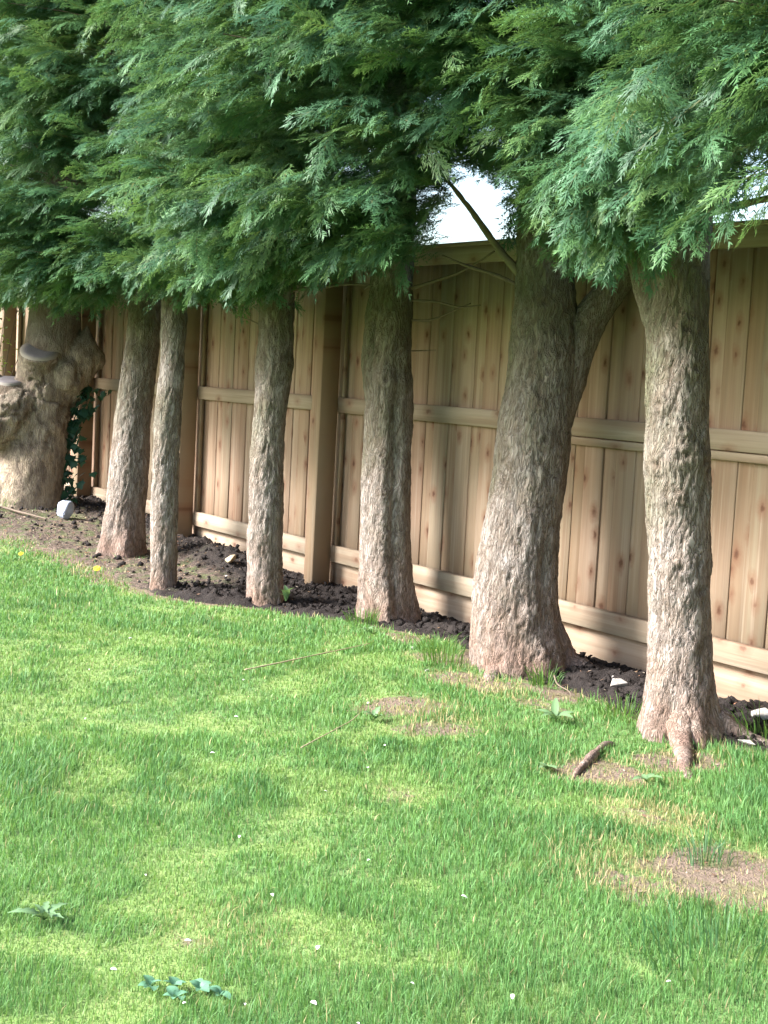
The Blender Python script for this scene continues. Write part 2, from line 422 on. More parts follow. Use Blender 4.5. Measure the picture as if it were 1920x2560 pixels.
def box_me(name, sx_, sy_, sz_, wob=0.0, seg=1, axis='z', taper=None, bev=.003):
    """closed bevel-edged bar with its corner at the origin, cut into segments along one axis."""
    prof = []
    a, b = (sx_, sy_) if axis == 'z' else (sy_, sz_)
    L = sz_ if axis == 'z' else sx_
    t0 = taper if taper is not None else b
    c = min(bev, min(a, b, t0)*.3)
    prof = [(c, 0), (a - c, 0), (a, c), (a, b - c), (a - c, b), (c, t0), (0, t0 - c), (0, c)]
    n = len(prof); V = []
    r = random.random()*50
    for k in range(seg + 1):
        u = k/seg*L
        dx = wob*vnoise(np.array([u*1.3 + r, r, 0.])); dy = wob*.6*vnoise(np.array([u*1.1, r + 9, 5.]))
        for (p, q) in prof:
            V.append((p + dx, q + dy, u) if axis == 'z' else (u, p + dx*.3, q + dy*.3))
    F = []
    for k in range(seg):
        for i in range(n):
            j = (i + 1) % n
            f = (k*n + i, k*n + j, (k+1)*n + j, (k+1)*n + i)
            F.append(f)
    caps = [tuple(range(n))[::-1], tuple(seg*n + i for i in range(n))]
    return mesh_np(name, V, [np.array(F), np.array(caps)])

POST = [box_me('post', .10, .12, 2.10, .002, 3) for _ in range(3)]
EXPO = .1035
BOARD = [box_me('featheredge_board', .122, .013, 1.745, .0035, 5, 'z', .006, .0015) for _ in range(7)]
LB = B - .10
RAIL = [box_me('rail', LB - .004, .038, .087, .003, 4, 'x') for _ in range(3)]
RAILB = [box_me('rail', LB - .004, .038, .096, .003, 4, 'x') for _ in range(2)]
RAILT = [box_me('rail', LB - .004, .026, .036, .002, 4, 'x') for _ in range(2)]
GRAV = [box_me('gravel_board', B - .003, .024, .205, .002, 4, 'x') for _ in range(2)]
FASC = [box_me('fascia_board', LB - .004, .022, .085, .002, 4, 'x') for _ in range(2)]
BATT = [box_me('edge_batten', .022, .024, 1.70, .001, 2) for _ in range(1)]
CAP = [box_me('capping', LB - .004, .060, .022, .001, 3, 'x')]
for t in range(-6, 6):
    x0 = -B*t
    gl = gz(x0, 0)*.55
    o = link('post', random.choice(POST), M['post'], fence, (x0 - .10, -.12, -.13 + gl*.2))
    x1 = x0 + .002
    rise = 0.0
    for nm, pool, mt, y, z in (('rail', RAIL, 'rail', 0, 1.122 - .087), ('rail', RAILB, 'rail', 0, .2534 - .096), ('gravel_board', GRAV, 'gravel', .043, -.047),
                               ('fascia_board', FASC, 'rail', .010, 1.862), ('capping', CAP, 'rail', -.002, 1.9475)):
        link(nm, random.choice(pool), M[mt], fence, (x1 - (.10 if nm == 'gravel_board' else 0), y + random.uniform(-.001, .001), z + rise))
    if t in (-1, -2):
        link('rail', RAILT[0], M['rail'], fence, (x1, .011, 1.122 - .087 - .041))
    link('edge_batten', BATT[0], M['post'], fence, (x0 + .004, .0155, .162))
    n = int(B/EXPO) + 1
    for k in range(n):
        o = link('board', BOARD[(k*3 + t*5 + random.randrange(7)) % 7], M['board'], fence,
                 (x0 - .108 + k*B/n + random.uniform(-.004, .004), .0415 + (.0065 if k % 2 else 0) + random.uniform(0, .003), .155 + random.uniform(-.004, .006)))
        o.rotation_euler = (0, random.uniform(-.0022, .0022), 0)

# ------------------------------------------------------------------ trunks
def tube(path, nth, dz, disp, seed=0, lobes=None):
    """path: rows (x, y, z, r) bottom to top -> displaced tube. returns V, F, cav"""
    P = np.array(path, float)
    s = np.concatenate([[0], np.cumsum(np.linalg.norm(np.diff(P[:, :3], axis=0), axis=1))])
    n = max(4, int(s[-1]/dz)); u = np.linspace(0, s[-1], n)
    # smooth interpolation (hermite through points)
    m = np.gradient(P, s, axis=0)
    k = np.clip(np.searchsorted(s, u, side='right') - 1, 0, len(s) - 2)
    h = (s[k + 1] - s[k])[:, None]; t = ((u - s[k])/(s[k + 1] - s[k]))[:, None]
    Q = ((2*t**3 - 3*t**2 + 1)*P[k] + (t**3 - 2*t**2 + t)*h*m[k] + (-2*t**3 + 3*t**2)*P[k + 1] + (t**3 - t**2)*h*m[k + 1])
    T = np.gradient(Q[:, :3], axis=0); T /= np.linalg.norm(T, axis=1)[:, None]
    ref = np.array([1.0, 0.0, 0.0]) if abs(T[0, 0]) < .9 else np.array([0, 1.0, 0])
    A = np.cross(T, ref); A /= np.linalg.norm(A, axis=1)[:, None]; Bv = np.cross(A, T)
    th = np.linspace(0, 2*np.pi, nth, endpoint=False)
    D = np.cos(th)[None, :, None]*Bv[:, None, :] + np.sin(th)[None, :, None]*A[:, None, :]
    R = Q[:, 3][:, None]*np.ones((1, nth))
    if lobes is not None: R = R*lobes(th[None, :], u[:, None], Q[:, 2][:, None])
    base = Q[:, None, :3] + D*R[..., None]
    d, cav = disp(base, D, R, u)
    V = base + D*d[..., None]
    i = np.arange(n*nth).reshape(n, nth); j = np.roll(i, -1, 1)
    F = np.stack([i[:-1], j[:-1], j[1:], i[1:]], -1).reshape(-1, 4)
    return V.reshape(-1, 3), F, cav.reshape(-1), i[-1]

def bark_disp(seed, amp=1.0):
    def f(p, D, R, u):
        q = p.copy(); q[..., 2] *= .22
        w = .012*fbm(p*7, 2, seed + 5)[..., None]
        w2 = .02*fbm(p*16, 2, seed + 6)[..., None]
        r1 = 1 - np.abs(fbm((q + w + w2)*46, 3, seed))*2.6      # thin vertical fissures
        r2 = fbm((q + w2)*90, 2, seed + 3)
        pl = fbm((q*np.array([1, 1, 1.5]) + w2)*34, 2, seed + 13)*3.2
        plate = np.floor(pl) + sstep(.0, .22, pl - np.floor(pl))  # overlapping flakes
        lump = fbm(p*3.0, 3, seed + 7); big = fbm(p*9.0, 2, seed + 9)
        fis = sstep(.66, .98, r1)
        d = amp*(-.0042*fis + .0016*r2 + .0023*plate + .008*lump + .004*big)
        return d, np.clip(fis*.75, 0, 1)
    return f

def knob_disp(base, knots):
    """adds branch scars: (x, y, z) on the surface, radius, height"""
    def f(p, D, R, u):
        d, c = base(p, D, R, u)
        for (kx, ky, kz, kr, kh) in knots:
            rr = np.sqrt((p[..., 0]-kx)**2 + (p[..., 1]-ky)**2 + ((p[..., 2]-kz)*1.15)**2)/kr
            d = d + kh*np.exp(-rr**2*1.6) - kh*1.1*np.exp(-(rr/.38)**2)
            c = np.maximum(c, .95*np.exp(-(rr/.42)**2)); c = np.maximum(c, .45*np.exp(-((rr - 1.05)/.22)**2))
        return d, c
    return f

def join_parts(parts):
    Vs, Fs, Cs, off = [], [], [], 0
    for (V, F, c, top) in parts:
        Vs.append(V); Fs.append(F + off); Cs.append(c); off += len(V)
    return np.concatenate(Vs), np.concatenate(Fs), np.concatenate(Cs)

TREES = {
 'a': [(-1.412,-.708,-.12,.185),(-1.412,-.708,-.019,.169),(-1.416,-.702,.05,.154),(-1.43,-.684,.274,.134),(-1.451,-.656,.608,.127),(-1.474,-.632,.945,.115),(-1.484,-.589,1.28,.106),(-1.503,-.559,1.617,.099),(-1.53,-.52,2.6,.085),(-1.54,-.5,4.3,.045)],
 'b': [(-.145,-1.0,-.12,.086),(-.149,-1.0,-.01,.082),(-.153,-1.0,.028,.079),(-.193,-.992,.416,.075),(-.221,-.982,.706,.073),(-.245,-.967,.999,.074),(-.264,-.945,1.29,.068),(-.291,-.934,1.582,.072),(-.36,-.9,2.6,.06),(-.38,-.88,4.0,.03)],
 'c': [(.418,-.662,-.12,.108),(.412,-.662,-.013,.102),(.393,-.66,.154,.097),(.36,-.654,.469,.092),(.33,-.643,.786,.09),(.308,-.622,1.102,.089),(.298,-.609,1.263,.096),(.286,-.598,1.42,.093),(.257,-.586,1.738,.098),(.20,-.56,2.6,.08),(.18,-.55,4.1,.04)],
 'd': [(1.07,-.289,-.12,.17),(1.064,-.289,-.021,.156),(1.048,-.294,.081,.147),(1.026,-.3,.234,.135),(.993,-.298,.535,.126),(.964,-.287,.839,.125),(.936,-.276,1.141,.12),(.922,-.27,1.295,.113),(.908,-.264,1.445,.108),(.885,-.247,1.748,.101),(.85,-.22,2.6,.085),(.83,-.2,4.2,.04)],
 'e': [(2.345,-.405,-.13,.25),(2.327,-.413,-.038,.233),(2.304,-.428,.074,.215),(2.28,-.444,.183,.198),(2.257,-.439,.407,.182),(2.247,-.415,.63,.169),(2.24,-.387,.854,.167),(2.23,-.362,1.08,.16),(2.221,-.336,1.303,.155),(2.215,-.325,1.416,.157),(2.20,-.315,1.527,.152),(2.184,-.318,1.695,.138),(2.166,-.321,1.862,.125),(2.13,-.32,2.5,.10),(2.1,-.3,4.2,.04)],
 'f': [(3.475,-.586,-.12,.205),(3.463,-.588,-.035,.184),(3.45,-.593,.038,.162),(3.441,-.595,.113,.138),(3.43,-.594,.207,.123),(3.42,-.593,.299,.118),(3.397,-.594,.486,.116),(3.376,-.592,.672,.117),(3.343,-.593,.952,.121),(3.312,-.591,1.232,.119),(3.281,-.588,1.512,.119),(3.269,-.589,1.606,.122),(3.257,-.59,1.7,.126),(3.235,-.575,1.9,.125),(3.19,-.55,2.6,.10),(3.15,-.53,4.2,.04)], 
 'g': [(5.02,-.55,-.12,.17),(5.02,-.55,0,.15),(5.0,-.55,.1,.125),(4.98,-.54,.6,.11),(4.95,-.53,1.5,.10),(4.92,-.5,2.6,.085),(4.9,-.5,4.2,.04)],
 'h': [(6.92,-.6,-.12,.17),(6.92,-.6,0,.15),(6.9,-.6,.1,.125),(6.9,-.58,.6,.11),(6.92,-.55,1.5,.10),(6.9,-.5,2.6,.085),(6.9,-.5,4.2,.04)],  # h and i: unseen trees carrying the row on, added to block side light
 'i': [(8.92,-.5,-.12,.2),(8.92,-.5,0,.18),(8.9,-.5,.1,.15),(8.9,-.5,.6,.13),(8.85,-.5,1.5,.12),(8.8,-.5,2.6,.085),(8.8,-.5,4.2,.04)],
}
TC = np.array([.828, -.56, 0.0])       # horizontal, from the trees towards the lawn's open end
RTH = np.array([.56, .828, 0.0])
def surf(key, z, side):
    """a point on trunk `key` at height z; side -1..1 across the face that looks down the row"""
    P = np.array(TREES[key]); c = np.array([np.interp(z, P[:, 2], P[:, i]) for i in range(4)])
    a = side*1.35
    return (*(c[:2] + c[3]*(math.sin(a)*RTH[:2] + math.cos(a)*TC[:2])), z)
def knots(key, L): return [(*surf(key, z, s), r, h) for (z, s, r, h) in L]
KN = {
 'a': [(1.35,-.55,.035,.014),(1.30,.1,.03,.012),(1.22,-.75,.035,.02),(.95,.2,.02,.008),(.75,-.6,.03,.012),(.5,.35,.022,.008),(.25,-.1,.025,.008)],
 'b': [(1.02,-.45,.022,.012),(1.25,.2,.02,.008),(.72,-.3,.018,.008),(.42,-.1,.02,.01),(.2,.3,.018,.006)],
 'c': [(1.45,-.2,.028,.012),(1.30,.75,.05,.022),(1.08,-.1,.025,.01),(.84,-.3,.022,.008),(.55,.3,.02,.008),(.3,.0,.02,.006)],
 'd': [(1.25,-.1,.05,.022),(1.22,.35,.04,.015),(.86,-.15,.035,.014),(.66,-.05,.028,.01),(1.0,.5,.02,.01)],
 'e': [(1.62,-.1,.05,.02),(1.40,.25,.045,.018),(1.38,-.25,.03,.012),(1.18,-.05,.035,.012),(1.03,.15,.045,.018),(.92,-.5,.025,.008),(.7,.1,.03,.01),(.45,-.3,.028,.008),(.30,.35,.04,.012),(.22,.0,.05,.014)],
 'g': [(1.2,.1,.04,.015)], 'h': [(1.1,.3,.04,.015)], 'i': [(.9,.2,.04,.015)], 'f': [(1.50,.1,.055,.020),(1.36,.28,.05,.020),(1.22,-.55,.045,.022),(1.13,-.05,.03,.010),(1.04,.05,.06,.020),(1.02,.5,.05,.016),(1.00,-.6,.05,.016),(.88,-.1,.03,.010),(.63,-.1,.05,.018),(.55,.35,.06,.016),(.35,.3,.03,.008)],
}
def lob_root(k, ph, amp, z1=.35, sd=0):
    return lambda th, u, z: 1 + amp*sstep(z1, -.05, z)*(np.cos(k*th + ph) + .5*np.cos((k+2)*th + ph*2.1 + sd)) + .025*np.cos(2*th + u*1.4 + sd)
def lob_groove(base, az, depth, width, z0, z1):
    """a seam running up the trunk where two stems have grown together; az = world azimuth of the seam"""
    def f(th, u, z):
        # tube frame: angle th=0 points along B = A x T; for near-vertical T this is +x, th=90deg is +A
        d = np.angle(np.exp(1j*(th - az)))
        return base(th, u, z)*(1 - depth*sstep(z0, z0 + .05, z + .05)*sstep(z1, z1 - .3, z)*np.exp(-(d/width)**2))
    return f
def az_of(vec):
    # for T=+z: A = z x x = y ; B = A x T = y x z = x  -> th is the ordinary azimuth
    return math.atan2(vec[1], vec[0])
camside = az_of(TC)
LOB = {'a': lob_root(4, .6, .09, .4, 1), 'b': lob_root(3, .2, .03, .2, 2), 'c': lob_root(3, 1.1, .05, .2, 3),
       'd': lob_groove(lob_root(4, 2.2, .07, .35, 4), camside + .35, .20, .22, -.2, 1.5),
       'e': lob_groove(lob_root(5, .4, .085, .42, 5), camside + .62, .12, .2, -.2, .75),
       'f': lob_root(5, 1.9, .10, .26, 6), 'g': lob_root(4, .9, .08, .3, 7), 'h': lob_root(3, .9, .08, .3, 8), 'i': lob_root(4, 2., .08, .3, 9)}
LABEL = {
 'a': 'stout leaning conifer trunk with flared foot beside the slim trunk, near the knobbly old tree',
 'b': 'slimmest straight conifer trunk in the row, set forward on the grass edge',
 'c': 'thin pale conifer trunk beside the bare square fence post',
 'd': 'conifer with two fused stems, one pale and one dark, split by a vertical seam',
 'e': 'thickest leaning conifer trunk with a stray limb forking off its dark side',
 'f': 'straight knotty conifer with flared roots spreading onto a worn patch of lawn',
 'g': 'conifer past the knotty trunk, its boughs overhanging the bare earth patch',
 'h': 'unseen conifer added to block side light, farther along than the one overhanging the bare earth patch',
 'i': 'last unseen conifer added to block side light, farthest along the fence from the gnarled old tree',
}
NTH = {'a': 110, 'b': 80, 'c': 96, 'd': 120, 'e': 180, 'f': 170, 'g': 60, 'h': 48, 'i': 48}
DZ = {'a': .012, 'b': .012, 'c': .011, 'd': .010, 'e': .0085, 'f': .0075, 'g': .02, 'h': .03, 'i': .03}
tree_obj = {}
def limb_path(pts): return pts
EXTRA = {   # limbs that fork off the trunk: lists of (x,y,z,r)
 'd': [[(.93,-.33,1.12,.06),(.885,-.345,1.30,.062),(.865,-.33,1.50,.06),(.845,-.30,1.8,.055),(.80,-.26,2.6,.04)]],
 'e': [[(2.25,-.28,1.10,.085),(2.285,-.245,1.30,.088),(2.325,-.195,1.52,.078),(2.385,-.135,1.66,.066),(2.445,-.055,1.80,.058),(2.50,.02,1.93,.052),(2.56,.10,2.3,.04)]],
 'f': [[(3.27,-.60,1.42,.07),(3.225,-.655,1.62,.072),(3.185,-.70,1.78,.066),(3.12,-.77,1.93,.06),(3.02,-.86,2.3,.045)]],
}
for ki, key in enumerate('abcdefghi'):
    P = TREES[key]; bx_, by_ = P[1][0], P[1][1]
    root = empty('conifer_tree', (bx_, by_, gz(bx_, by_)))
    tag(root, LABEL[key], 'tree', 'conifers in a row along the fence')
    tree_obj[key] = root
    low = [p for p in P if p[2] < 2.0]; hi = [low[-1]] + [p for p in P if p[2] >= 2.0]
    dsp = knob_disp(bark_disp(ki*31 + 2), knots(key, KN[key]))
    parts = [tube(P, NTH[key], DZ[key], dsp, ki, LOB[key])]
    for e_i, L in enumerate(EXTRA.get(key, [])):
        parts.append(tube(L, 72, .011, bark_disp(ki*31 + 200 + e_i), ki))
    V, F, c = join_parts(parts)
    V = V - np.array(root.location)
    me = mesh_np('trunk', V, F, True, {'cav': c})
    link('trunk', me, M['bark'], root)

def path_tube(name, pts, mat, parent, nth=7, wob=.0, seed=0):
    """thin tube along points (x,y,z,r) -> part object"""
    base = np.array(parent.location) if parent is not None else np.zeros(3)
    def dsp(p, D, R, u): return R*(.25*fbm(p*60, 2, seed) + .35*fbm(p*14, 2, seed + 3)), np.zeros(R.shape)
    V, F, c, top = tube(pts, nth, max(.006, .02), dsp, seed)
    i = np.arange(nth)
    V = np.concatenate([V, [np.array(pts[0][:3]), np.array(pts[-1][:3])]])
    nn = len(V)
    tri = [(i_, (i_+1) % nth, nn - 2)[::-1] for i_ in range(nth)] + [(top[i_], top[(i_+1) % nth], nn - 1) for i_ in range(nth)]
    return link(name, mesh_np(name, V - base, [F, np.array(tri)], True, {'cav': np.zeros(nn)}), mat, parent)

# bare branches and dead twigs below the green
def twig(key, pts, r0, r1, mat='twig', name='twig', of=None):
    n = len(pts); q = [(*p, r0 + (r1 - r0)*i/(n - 1)) for i, p in enumerate(pts)]
    o = path_tube(name, q, M[mat], tree_obj[key], 7, seed=random.randrange(99))
    if of is not None: o.parent = of
    return o
twig('e', [(2.14,-.36,1.70),(2.07,-.42,1.79),(1.99,-.46,1.88),(1.94,-.50,1.96),(1.88,-.58,2.08),(1.80,-.68,2.22),(1.70,-.8,2.4)], .023, .006, 'limb', 'branch')
twig('e', [(2.12,-.36,1.68),(2.0,-.44,1.74),(1.86,-.5,1.78),(1.72,-.55,1.83)], .011, .004, 'twig', 'branch')
twig('d', [(.98,-.20,1.72),(1.10,-.14,1.76),(1.24,-.10,1.80),(1.40,-.08,1.86),(1.5,-.08,1.9)], .010, .004, 'twig', 'branch')
twig('d', [(.99,-.2,1.66),(1.12,-.14,1.655),(1.26,-.09,1.63),(1.4,-.07,1.64)], .007, .003)
twig('d', [(.98,-.2,1.56),(1.08,-.15,1.56),(1.18,-.1,1.60),(1.32,-.07,1.65)], .007, .003)
twig('d', [(.97,-.19,1.40),(1.03,-.14,1.405),(1.1,-.11,1.41)], .004, .002)
twig('c', [(.33,-.53,1.70),(.45,-.42,1.72),(.56,-.33,1.74),(.70,-.25,1.74)], .011, .004, 'twig', 'branch')
twig('c', [(.24,-.66,1.50),(.20,-.72,1.53),(.15,-.77,1.545)], .005, .002)
twig('d', [(.84,-.30,1.75),(.77,-.30,1.74),(.66,-.28,1.72)], .008, .004)
bf_ = twig('f', [(3.31,-.50,1.93),(3.45,-.42,1.97),(3.62,-.36,2.0),(3.8,-.3,2.02),(4.0,-.26,2.08)], .016, .007, 'limb', 'branch')
twig('f', [(3.62,-.36,2.0),(3.68,-.36,2.06),(3.75,-.37,2.16)], .006, .003, of=bf_)
# surface roots of the nearest tree
def root_part(key, pts):
    path_tube('root', pts, M['bark'], tree_obj[key], 14, seed=7)
root_part('f', [(3.51,-.66,.09,.05),(3.57,-.71,.022,.045),(3.64,-.775,.0,.036),(3.72,-.84,.0,.030),(3.80,-.93,-.008,.027),(3.88,-.985,-.016,.022),(3.97,-1.06,-.05,.014)])
root_part('f', [(3.40,-.82,-.05,.014),(3.46,-.96,.004,.015),(3.53,-1.08,.010,.016),(3.61,-1.20,.004,.014),(3.69,-1.32,-.004,.012),(3.76,-1.43,-.05,.008)])
root_part('f', [(3.55,-.52,.09,.04),(3.62,-.46,.03,.035),(3.70,-.42,.005,.028),(3.80,-.38,-.03,.02)])
root_part('e', [(2.36,-.36,.12,.07),(2.47,-.27,.04,.055),(2.57,-.20,-.005,.04),(2.68,-.16,-.05,.025)])
root_part('e', [(2.34,-.58,.03,.05),(2.40,-.66,-.01,.035),(2.46,-.73,-.03,.022),(2.5,-.8,-.06,.014)])

# ------------------------------------------------------------------ the old pollarded tree
def old_tree():
    sh = np.array([.165, -.11, .02])
    root = empty('pollarded_tree', (-3.36, -.66, gz(-3.36, -.66)))
    tag(root, 'gnarled old tree with sawn limb stubs, burls and a hollow, ivy up its side', 'tree')
    parts = []
    def add_tube(path, nth=40):
        P = [(x + sh[0], y + sh[1], z + sh[2], r) for (x, y, z, r) in path]
        V, F, c, top = tube(P, nth, .03, lambda p, D, R, u: (R*0, R*0))
        n = len(V); V = np.concatenate([V, [P[0][:3]], [P[-1][:3]]])
        i = np.arange(nth); j = np.roll(i, -1)
        return V, F, np.concatenate([np.stack([j, i, np.full(nth, n)], -1), np.stack([top[i], top[j], np.full(nth, n + 1)], -1)])
    def add_ball(c, r, sq=(1, 1, 1)):
        c = np.array(c) + sh; nu, nv = 28, 18
        th = np.linspace(0, 2*np.pi, nu, endpoint=False); ph = np.linspace(.02, np.pi - .02, nv)
        V = np.stack([np.outer(np.sin(ph), np.cos(th))*sq[0], np.outer(np.sin(ph), np.sin(th))*sq[1], np.outer(np.cos(ph), np.ones(nu))*sq[2]], -1).reshape(-1, 3)*r + c
        i = np.arange(nu*nv).reshape(nv, nu); j = np.roll(i, -1, 1)
        F = np.stack([i[:-1], i[1:], j[1:], j[:-1]], -1).reshape(-1, 4)
        n = len(V); V = np.concatenate([V, [c + np.array([0, 0, r*sq[2]])], [c - np.array([0, 0, r*sq[2]])]])
        a = np.arange(nu); b = np.roll(a, -1)
        return V, F, np.concatenate([np.stack([i[0][a], i[0][b], np.full(nu, n)], -1), np.stack([i[-1][b], i[-1][a], np.full(nu, n + 1)], -1)])
    T_ = np.array([.828, -.56, 0]); R_ = np.array([.556, .831, 0])
    def q(x, y, z, a=0, b=0, c=0): return tuple(np.array([x, y, z]) + a*R_ + b*T_ + np.array([0, 0, c]))
    N1 = np.array([0, 0, .86]) + .50*T_ + .10*R_; N1 /= np.linalg.norm(N1); C1 = np.array(q(-3.55,-.403,1.285, .0, .20))
    N2 = np.array([0, 0, .97]) + .22*T_ + .03*R_; N2 /= np.linalg.norm(N2); C2 = np.array(q(-3.64,-.577,1.055, -.02, .16))
    def stub(c, n_, r, b0):
        p1 = c - n_*.20; p2 = c - n_*.10
        return add_tube([b0, (*p1, r*1.14), (*p2, r*1.04), (*(c - n_*.03), r), (*c, r)], 32)
    pieces = [
        add_tube([(-3.50,-.57,-.15,.34), (-3.51,-.56,.07,.30), (-3.50,-.52,.32,.265), (-3.50,-.47,.63,.245), (-3.51,-.42,.95,.235), (-3.52,-.37,1.2,.215), (-3.525,-.35,1.4,.20), (-3.545,-.34,1.74,.19), (-3.58,-.32,2.8,.16), (-3.6,-.3,3.9,.09)], 48),
        stub(C1, N1, .150, (-3.52,-.42,.84,.20)), stub(C2, N2, .128, (-3.60,-.55,.74,.20)),
        add_ball(q(-3.63,-.59,.83, .0, .10), .25, (1.0, 1.0, .95)), add_ball(q(-3.64,-.62,.70, -.04, .13), .20, (1.05, 1.05, .85)),
        add_ball(q(-3.695,-.717,.715, .0, .20), .125), add_ball(q(-3.55,-.45,.96, .06, .10), .15),
        add_ball(q(-3.49,-.34,1.12, .10, .08), .15), add_ball(q(-3.72,-.75,.98, .0, .05), .14),
        # knob on the other side, with a pointed shoulder
        add_tube([(*q(-3.44,-.28,.86), .07), (*q(-3.40,-.22,1.06), .10), (*q(-3.385,-.18,1.22, 0, .02), .125), (*q(-3.38,-.15,1.34, 0, .02), .10), (*q(-3.38,-.145,1.43, .0, .02), .045), (*q(-3.385,-.135,1.50, 0, .02), .012)], 28),
        add_ball(q(-3.37,-.12,1.25, .03, .02), .085),
        # buttress roots
        add_tube([(*q(-3.52,-.56,.28, -.12, .10), .14), (*q(-3.52,-.56,.10, -.20, .16), .13), (*q(-3.52,-.56,-.06, -.28, .22), .10)], 24),
        add_tube([(*q(-3.52,-.56,.25, .12, .08), .13), (*q(-3.52,-.56,.08, .20, .08), .10), (*q(-3.52,-.56,-.05, .25, .10), .08)], 24),
    ]
    Vs, Qs, Ts, off = [], [], [], 0
    for (V, F, T3) in pieces:
        Vs.append(V); Qs.append(F + off); Ts.append(T3 + off); off += len(V)
    me = mesh_np('tmp', np.concatenate(Vs), [np.concatenate(Qs), np.concatenate(Ts)])
    ob = bpy.data.objects.new('tmp', me); COL.objects.link(ob)
    md = ob.modifiers.new('r', 'REMESH'); md.mode = 'VOXEL'; md.voxel_size = .0135
    sm = ob.modifiers.new('s', 'SMOOTH'); sm.factor = .5; sm.iterations = 5
    dg = bpy.context.evaluated_depsgraph_get(); dg.update()
    ev = ob.evaluated_get(dg); m2 = ev.to_mesh()
    n = len(m2.vertices); V = np.empty(n*3, np.float32); m2.vertices.foreach_get('co', V); V = V.reshape(-1, 3).astype(float)
    N = np.empty(n*3, np.float32); m2.vertices.foreach_get('normal', N); N = N.reshape(-1, 3)
    F = np.empty(len(m2.polygons)*4, np.int32); 
    lt = np.empty(len(m2.polygons), np.int32); m2.polygons.foreach_get('loop_total', lt)
    li = np.empty(len(m2.loops), np.int32); m2.loops.foreach_get('vertex_index', li)
    ls = np.empty(len(m2.polygons), np.int32); m2.polygons.foreach_get('loop_start', ls)
    quads = np.stack([li[ls[lt == 4] + k] for k in range(4)], -1)
    tris = np.stack([li[ls[lt == 3] + k] for k in range(3)], -1) if (lt == 3).any() else np.zeros((0, 3), int)
    ev.to_mesh_clear(); bpy.data.objects.remove(ob, do_unlink=True); bpy.data.meshes.remove(me)
    Q = V.copy(); Q[:, 2] *= .4
    burl = np.exp(-((V[:, 2] - .92)/.35)**2)
    wr = 1 - np.abs(fbm(V*9 + .8*fbm(V*5, 2, 70)[:, None], 4, 71))*2.6
    fold = np.exp(-((V[:, 2] - (.62 + .9*((V - np.array([-3.33, -.70, 0]))@np.array([.556, .831, 0]))))/.05)**2)*sstep(.3, .5, V[:, 2])*sstep(1.1, .9, V[:, 2])
    fis = np.clip(sstep(.62, .97, wr)*burl + .8*fold*(.6 + .6*fbm(V*14, 2, 73)), 0, 1)
    cutm = np.ones(len(V))
    for (c_, n_, r_) in ((C1, N1, .15), (C2, N2, .13)):
        rel = V - (c_ + sh); hgt = rel@n_; rad = np.linalg.norm(rel - hgt[:, None]*n_, axis=1)
        cutm *= 1 - sstep(-.05, -.012, hgt)*sstep(.19, .15, rad)
    d = (.022*fbm(V*6, 3, 77)*(.4 + burl) + .012*fbm(V*22, 3, 78)*(.35 + burl) - .018*fis + .0045*fbm(Q*50, 3, 79))*cutm
    # the hollow
    hc = np.array(q(-3.695,-.717,.715, .01, .31)) + sh
    rh = np.linalg.norm((V - hc)*np.array([1, 1, .75]), axis=1)
    d = d - .11*np.exp(-(rh/.045)**2) + .022*np.exp(-((rh - .085)/.028)**2)
    # folds where the stubs left the stem
    V2 = V + N*d[:, None]
    cav = np.clip(fis*.9 + .0 + 1.0*np.exp(-(rh/.042)**2), 0, 1)
    me = mesh_np('trunk', V2 - np.array(root.location), [quads, tris], True, {'cav': cav})
    link('trunk', me, M['bark_old'], root)
    # sawn faces
    for (c, r, nrm) in ((C1, .140, N1), (C2, .118, N2)):
        nrm = nrm/np.linalg.norm(nrm); c = np.array(c) + sh + nrm*.010
        k = 36; a = np.linspace(0, 2*np.pi, k, endpoint=False); rr = r*(1 + .06*np.array([vnoise(np.array([math.cos(x)*2, math.sin(x)*2, r*50])) for x in a]))
        V = [(0, 0, .004)] + [(rr[i]*.6*math.cos(a[i]), rr[i]*.6*math.sin(a[i]), .004) for i in range(k)] + [(rr[i]*math.cos(a[i]), rr[i]*math.sin(a[i]), .0) for i in range(k)] + [(rr[i]*1.03*math.cos(a[i]), rr[i]*1.03*math.sin(a[i]), -.05) for i in range(k)]
        T3 = [(0, 1 + i, 1 + (i+1) % k) for i in range(k)]
        Q4 = [(1 + m*k + i, 1 + (m+1)*k + i, 1 + (m+1)*k + (i+1) % k, 1 + m*k + (i+1) % k) for m in range(2) for i in range(k)]
        o = link('sawn_face', mesh_np('sawn_face', V, [np.array(Q4), np.array(T3)]), M['cut'], root)
        zq = Vector(nrm).to_track_quat('Z', 'Y'); o.rotation_mode = 'QUATERNION'; o.rotation_quaternion = zq
        o.location = Vector(c) - root.location
        o['label'] = 'grey sawn end of a cut limb'
    tree_obj['old'] = root
    return q, sh
oldq, oldsh = old_tree()

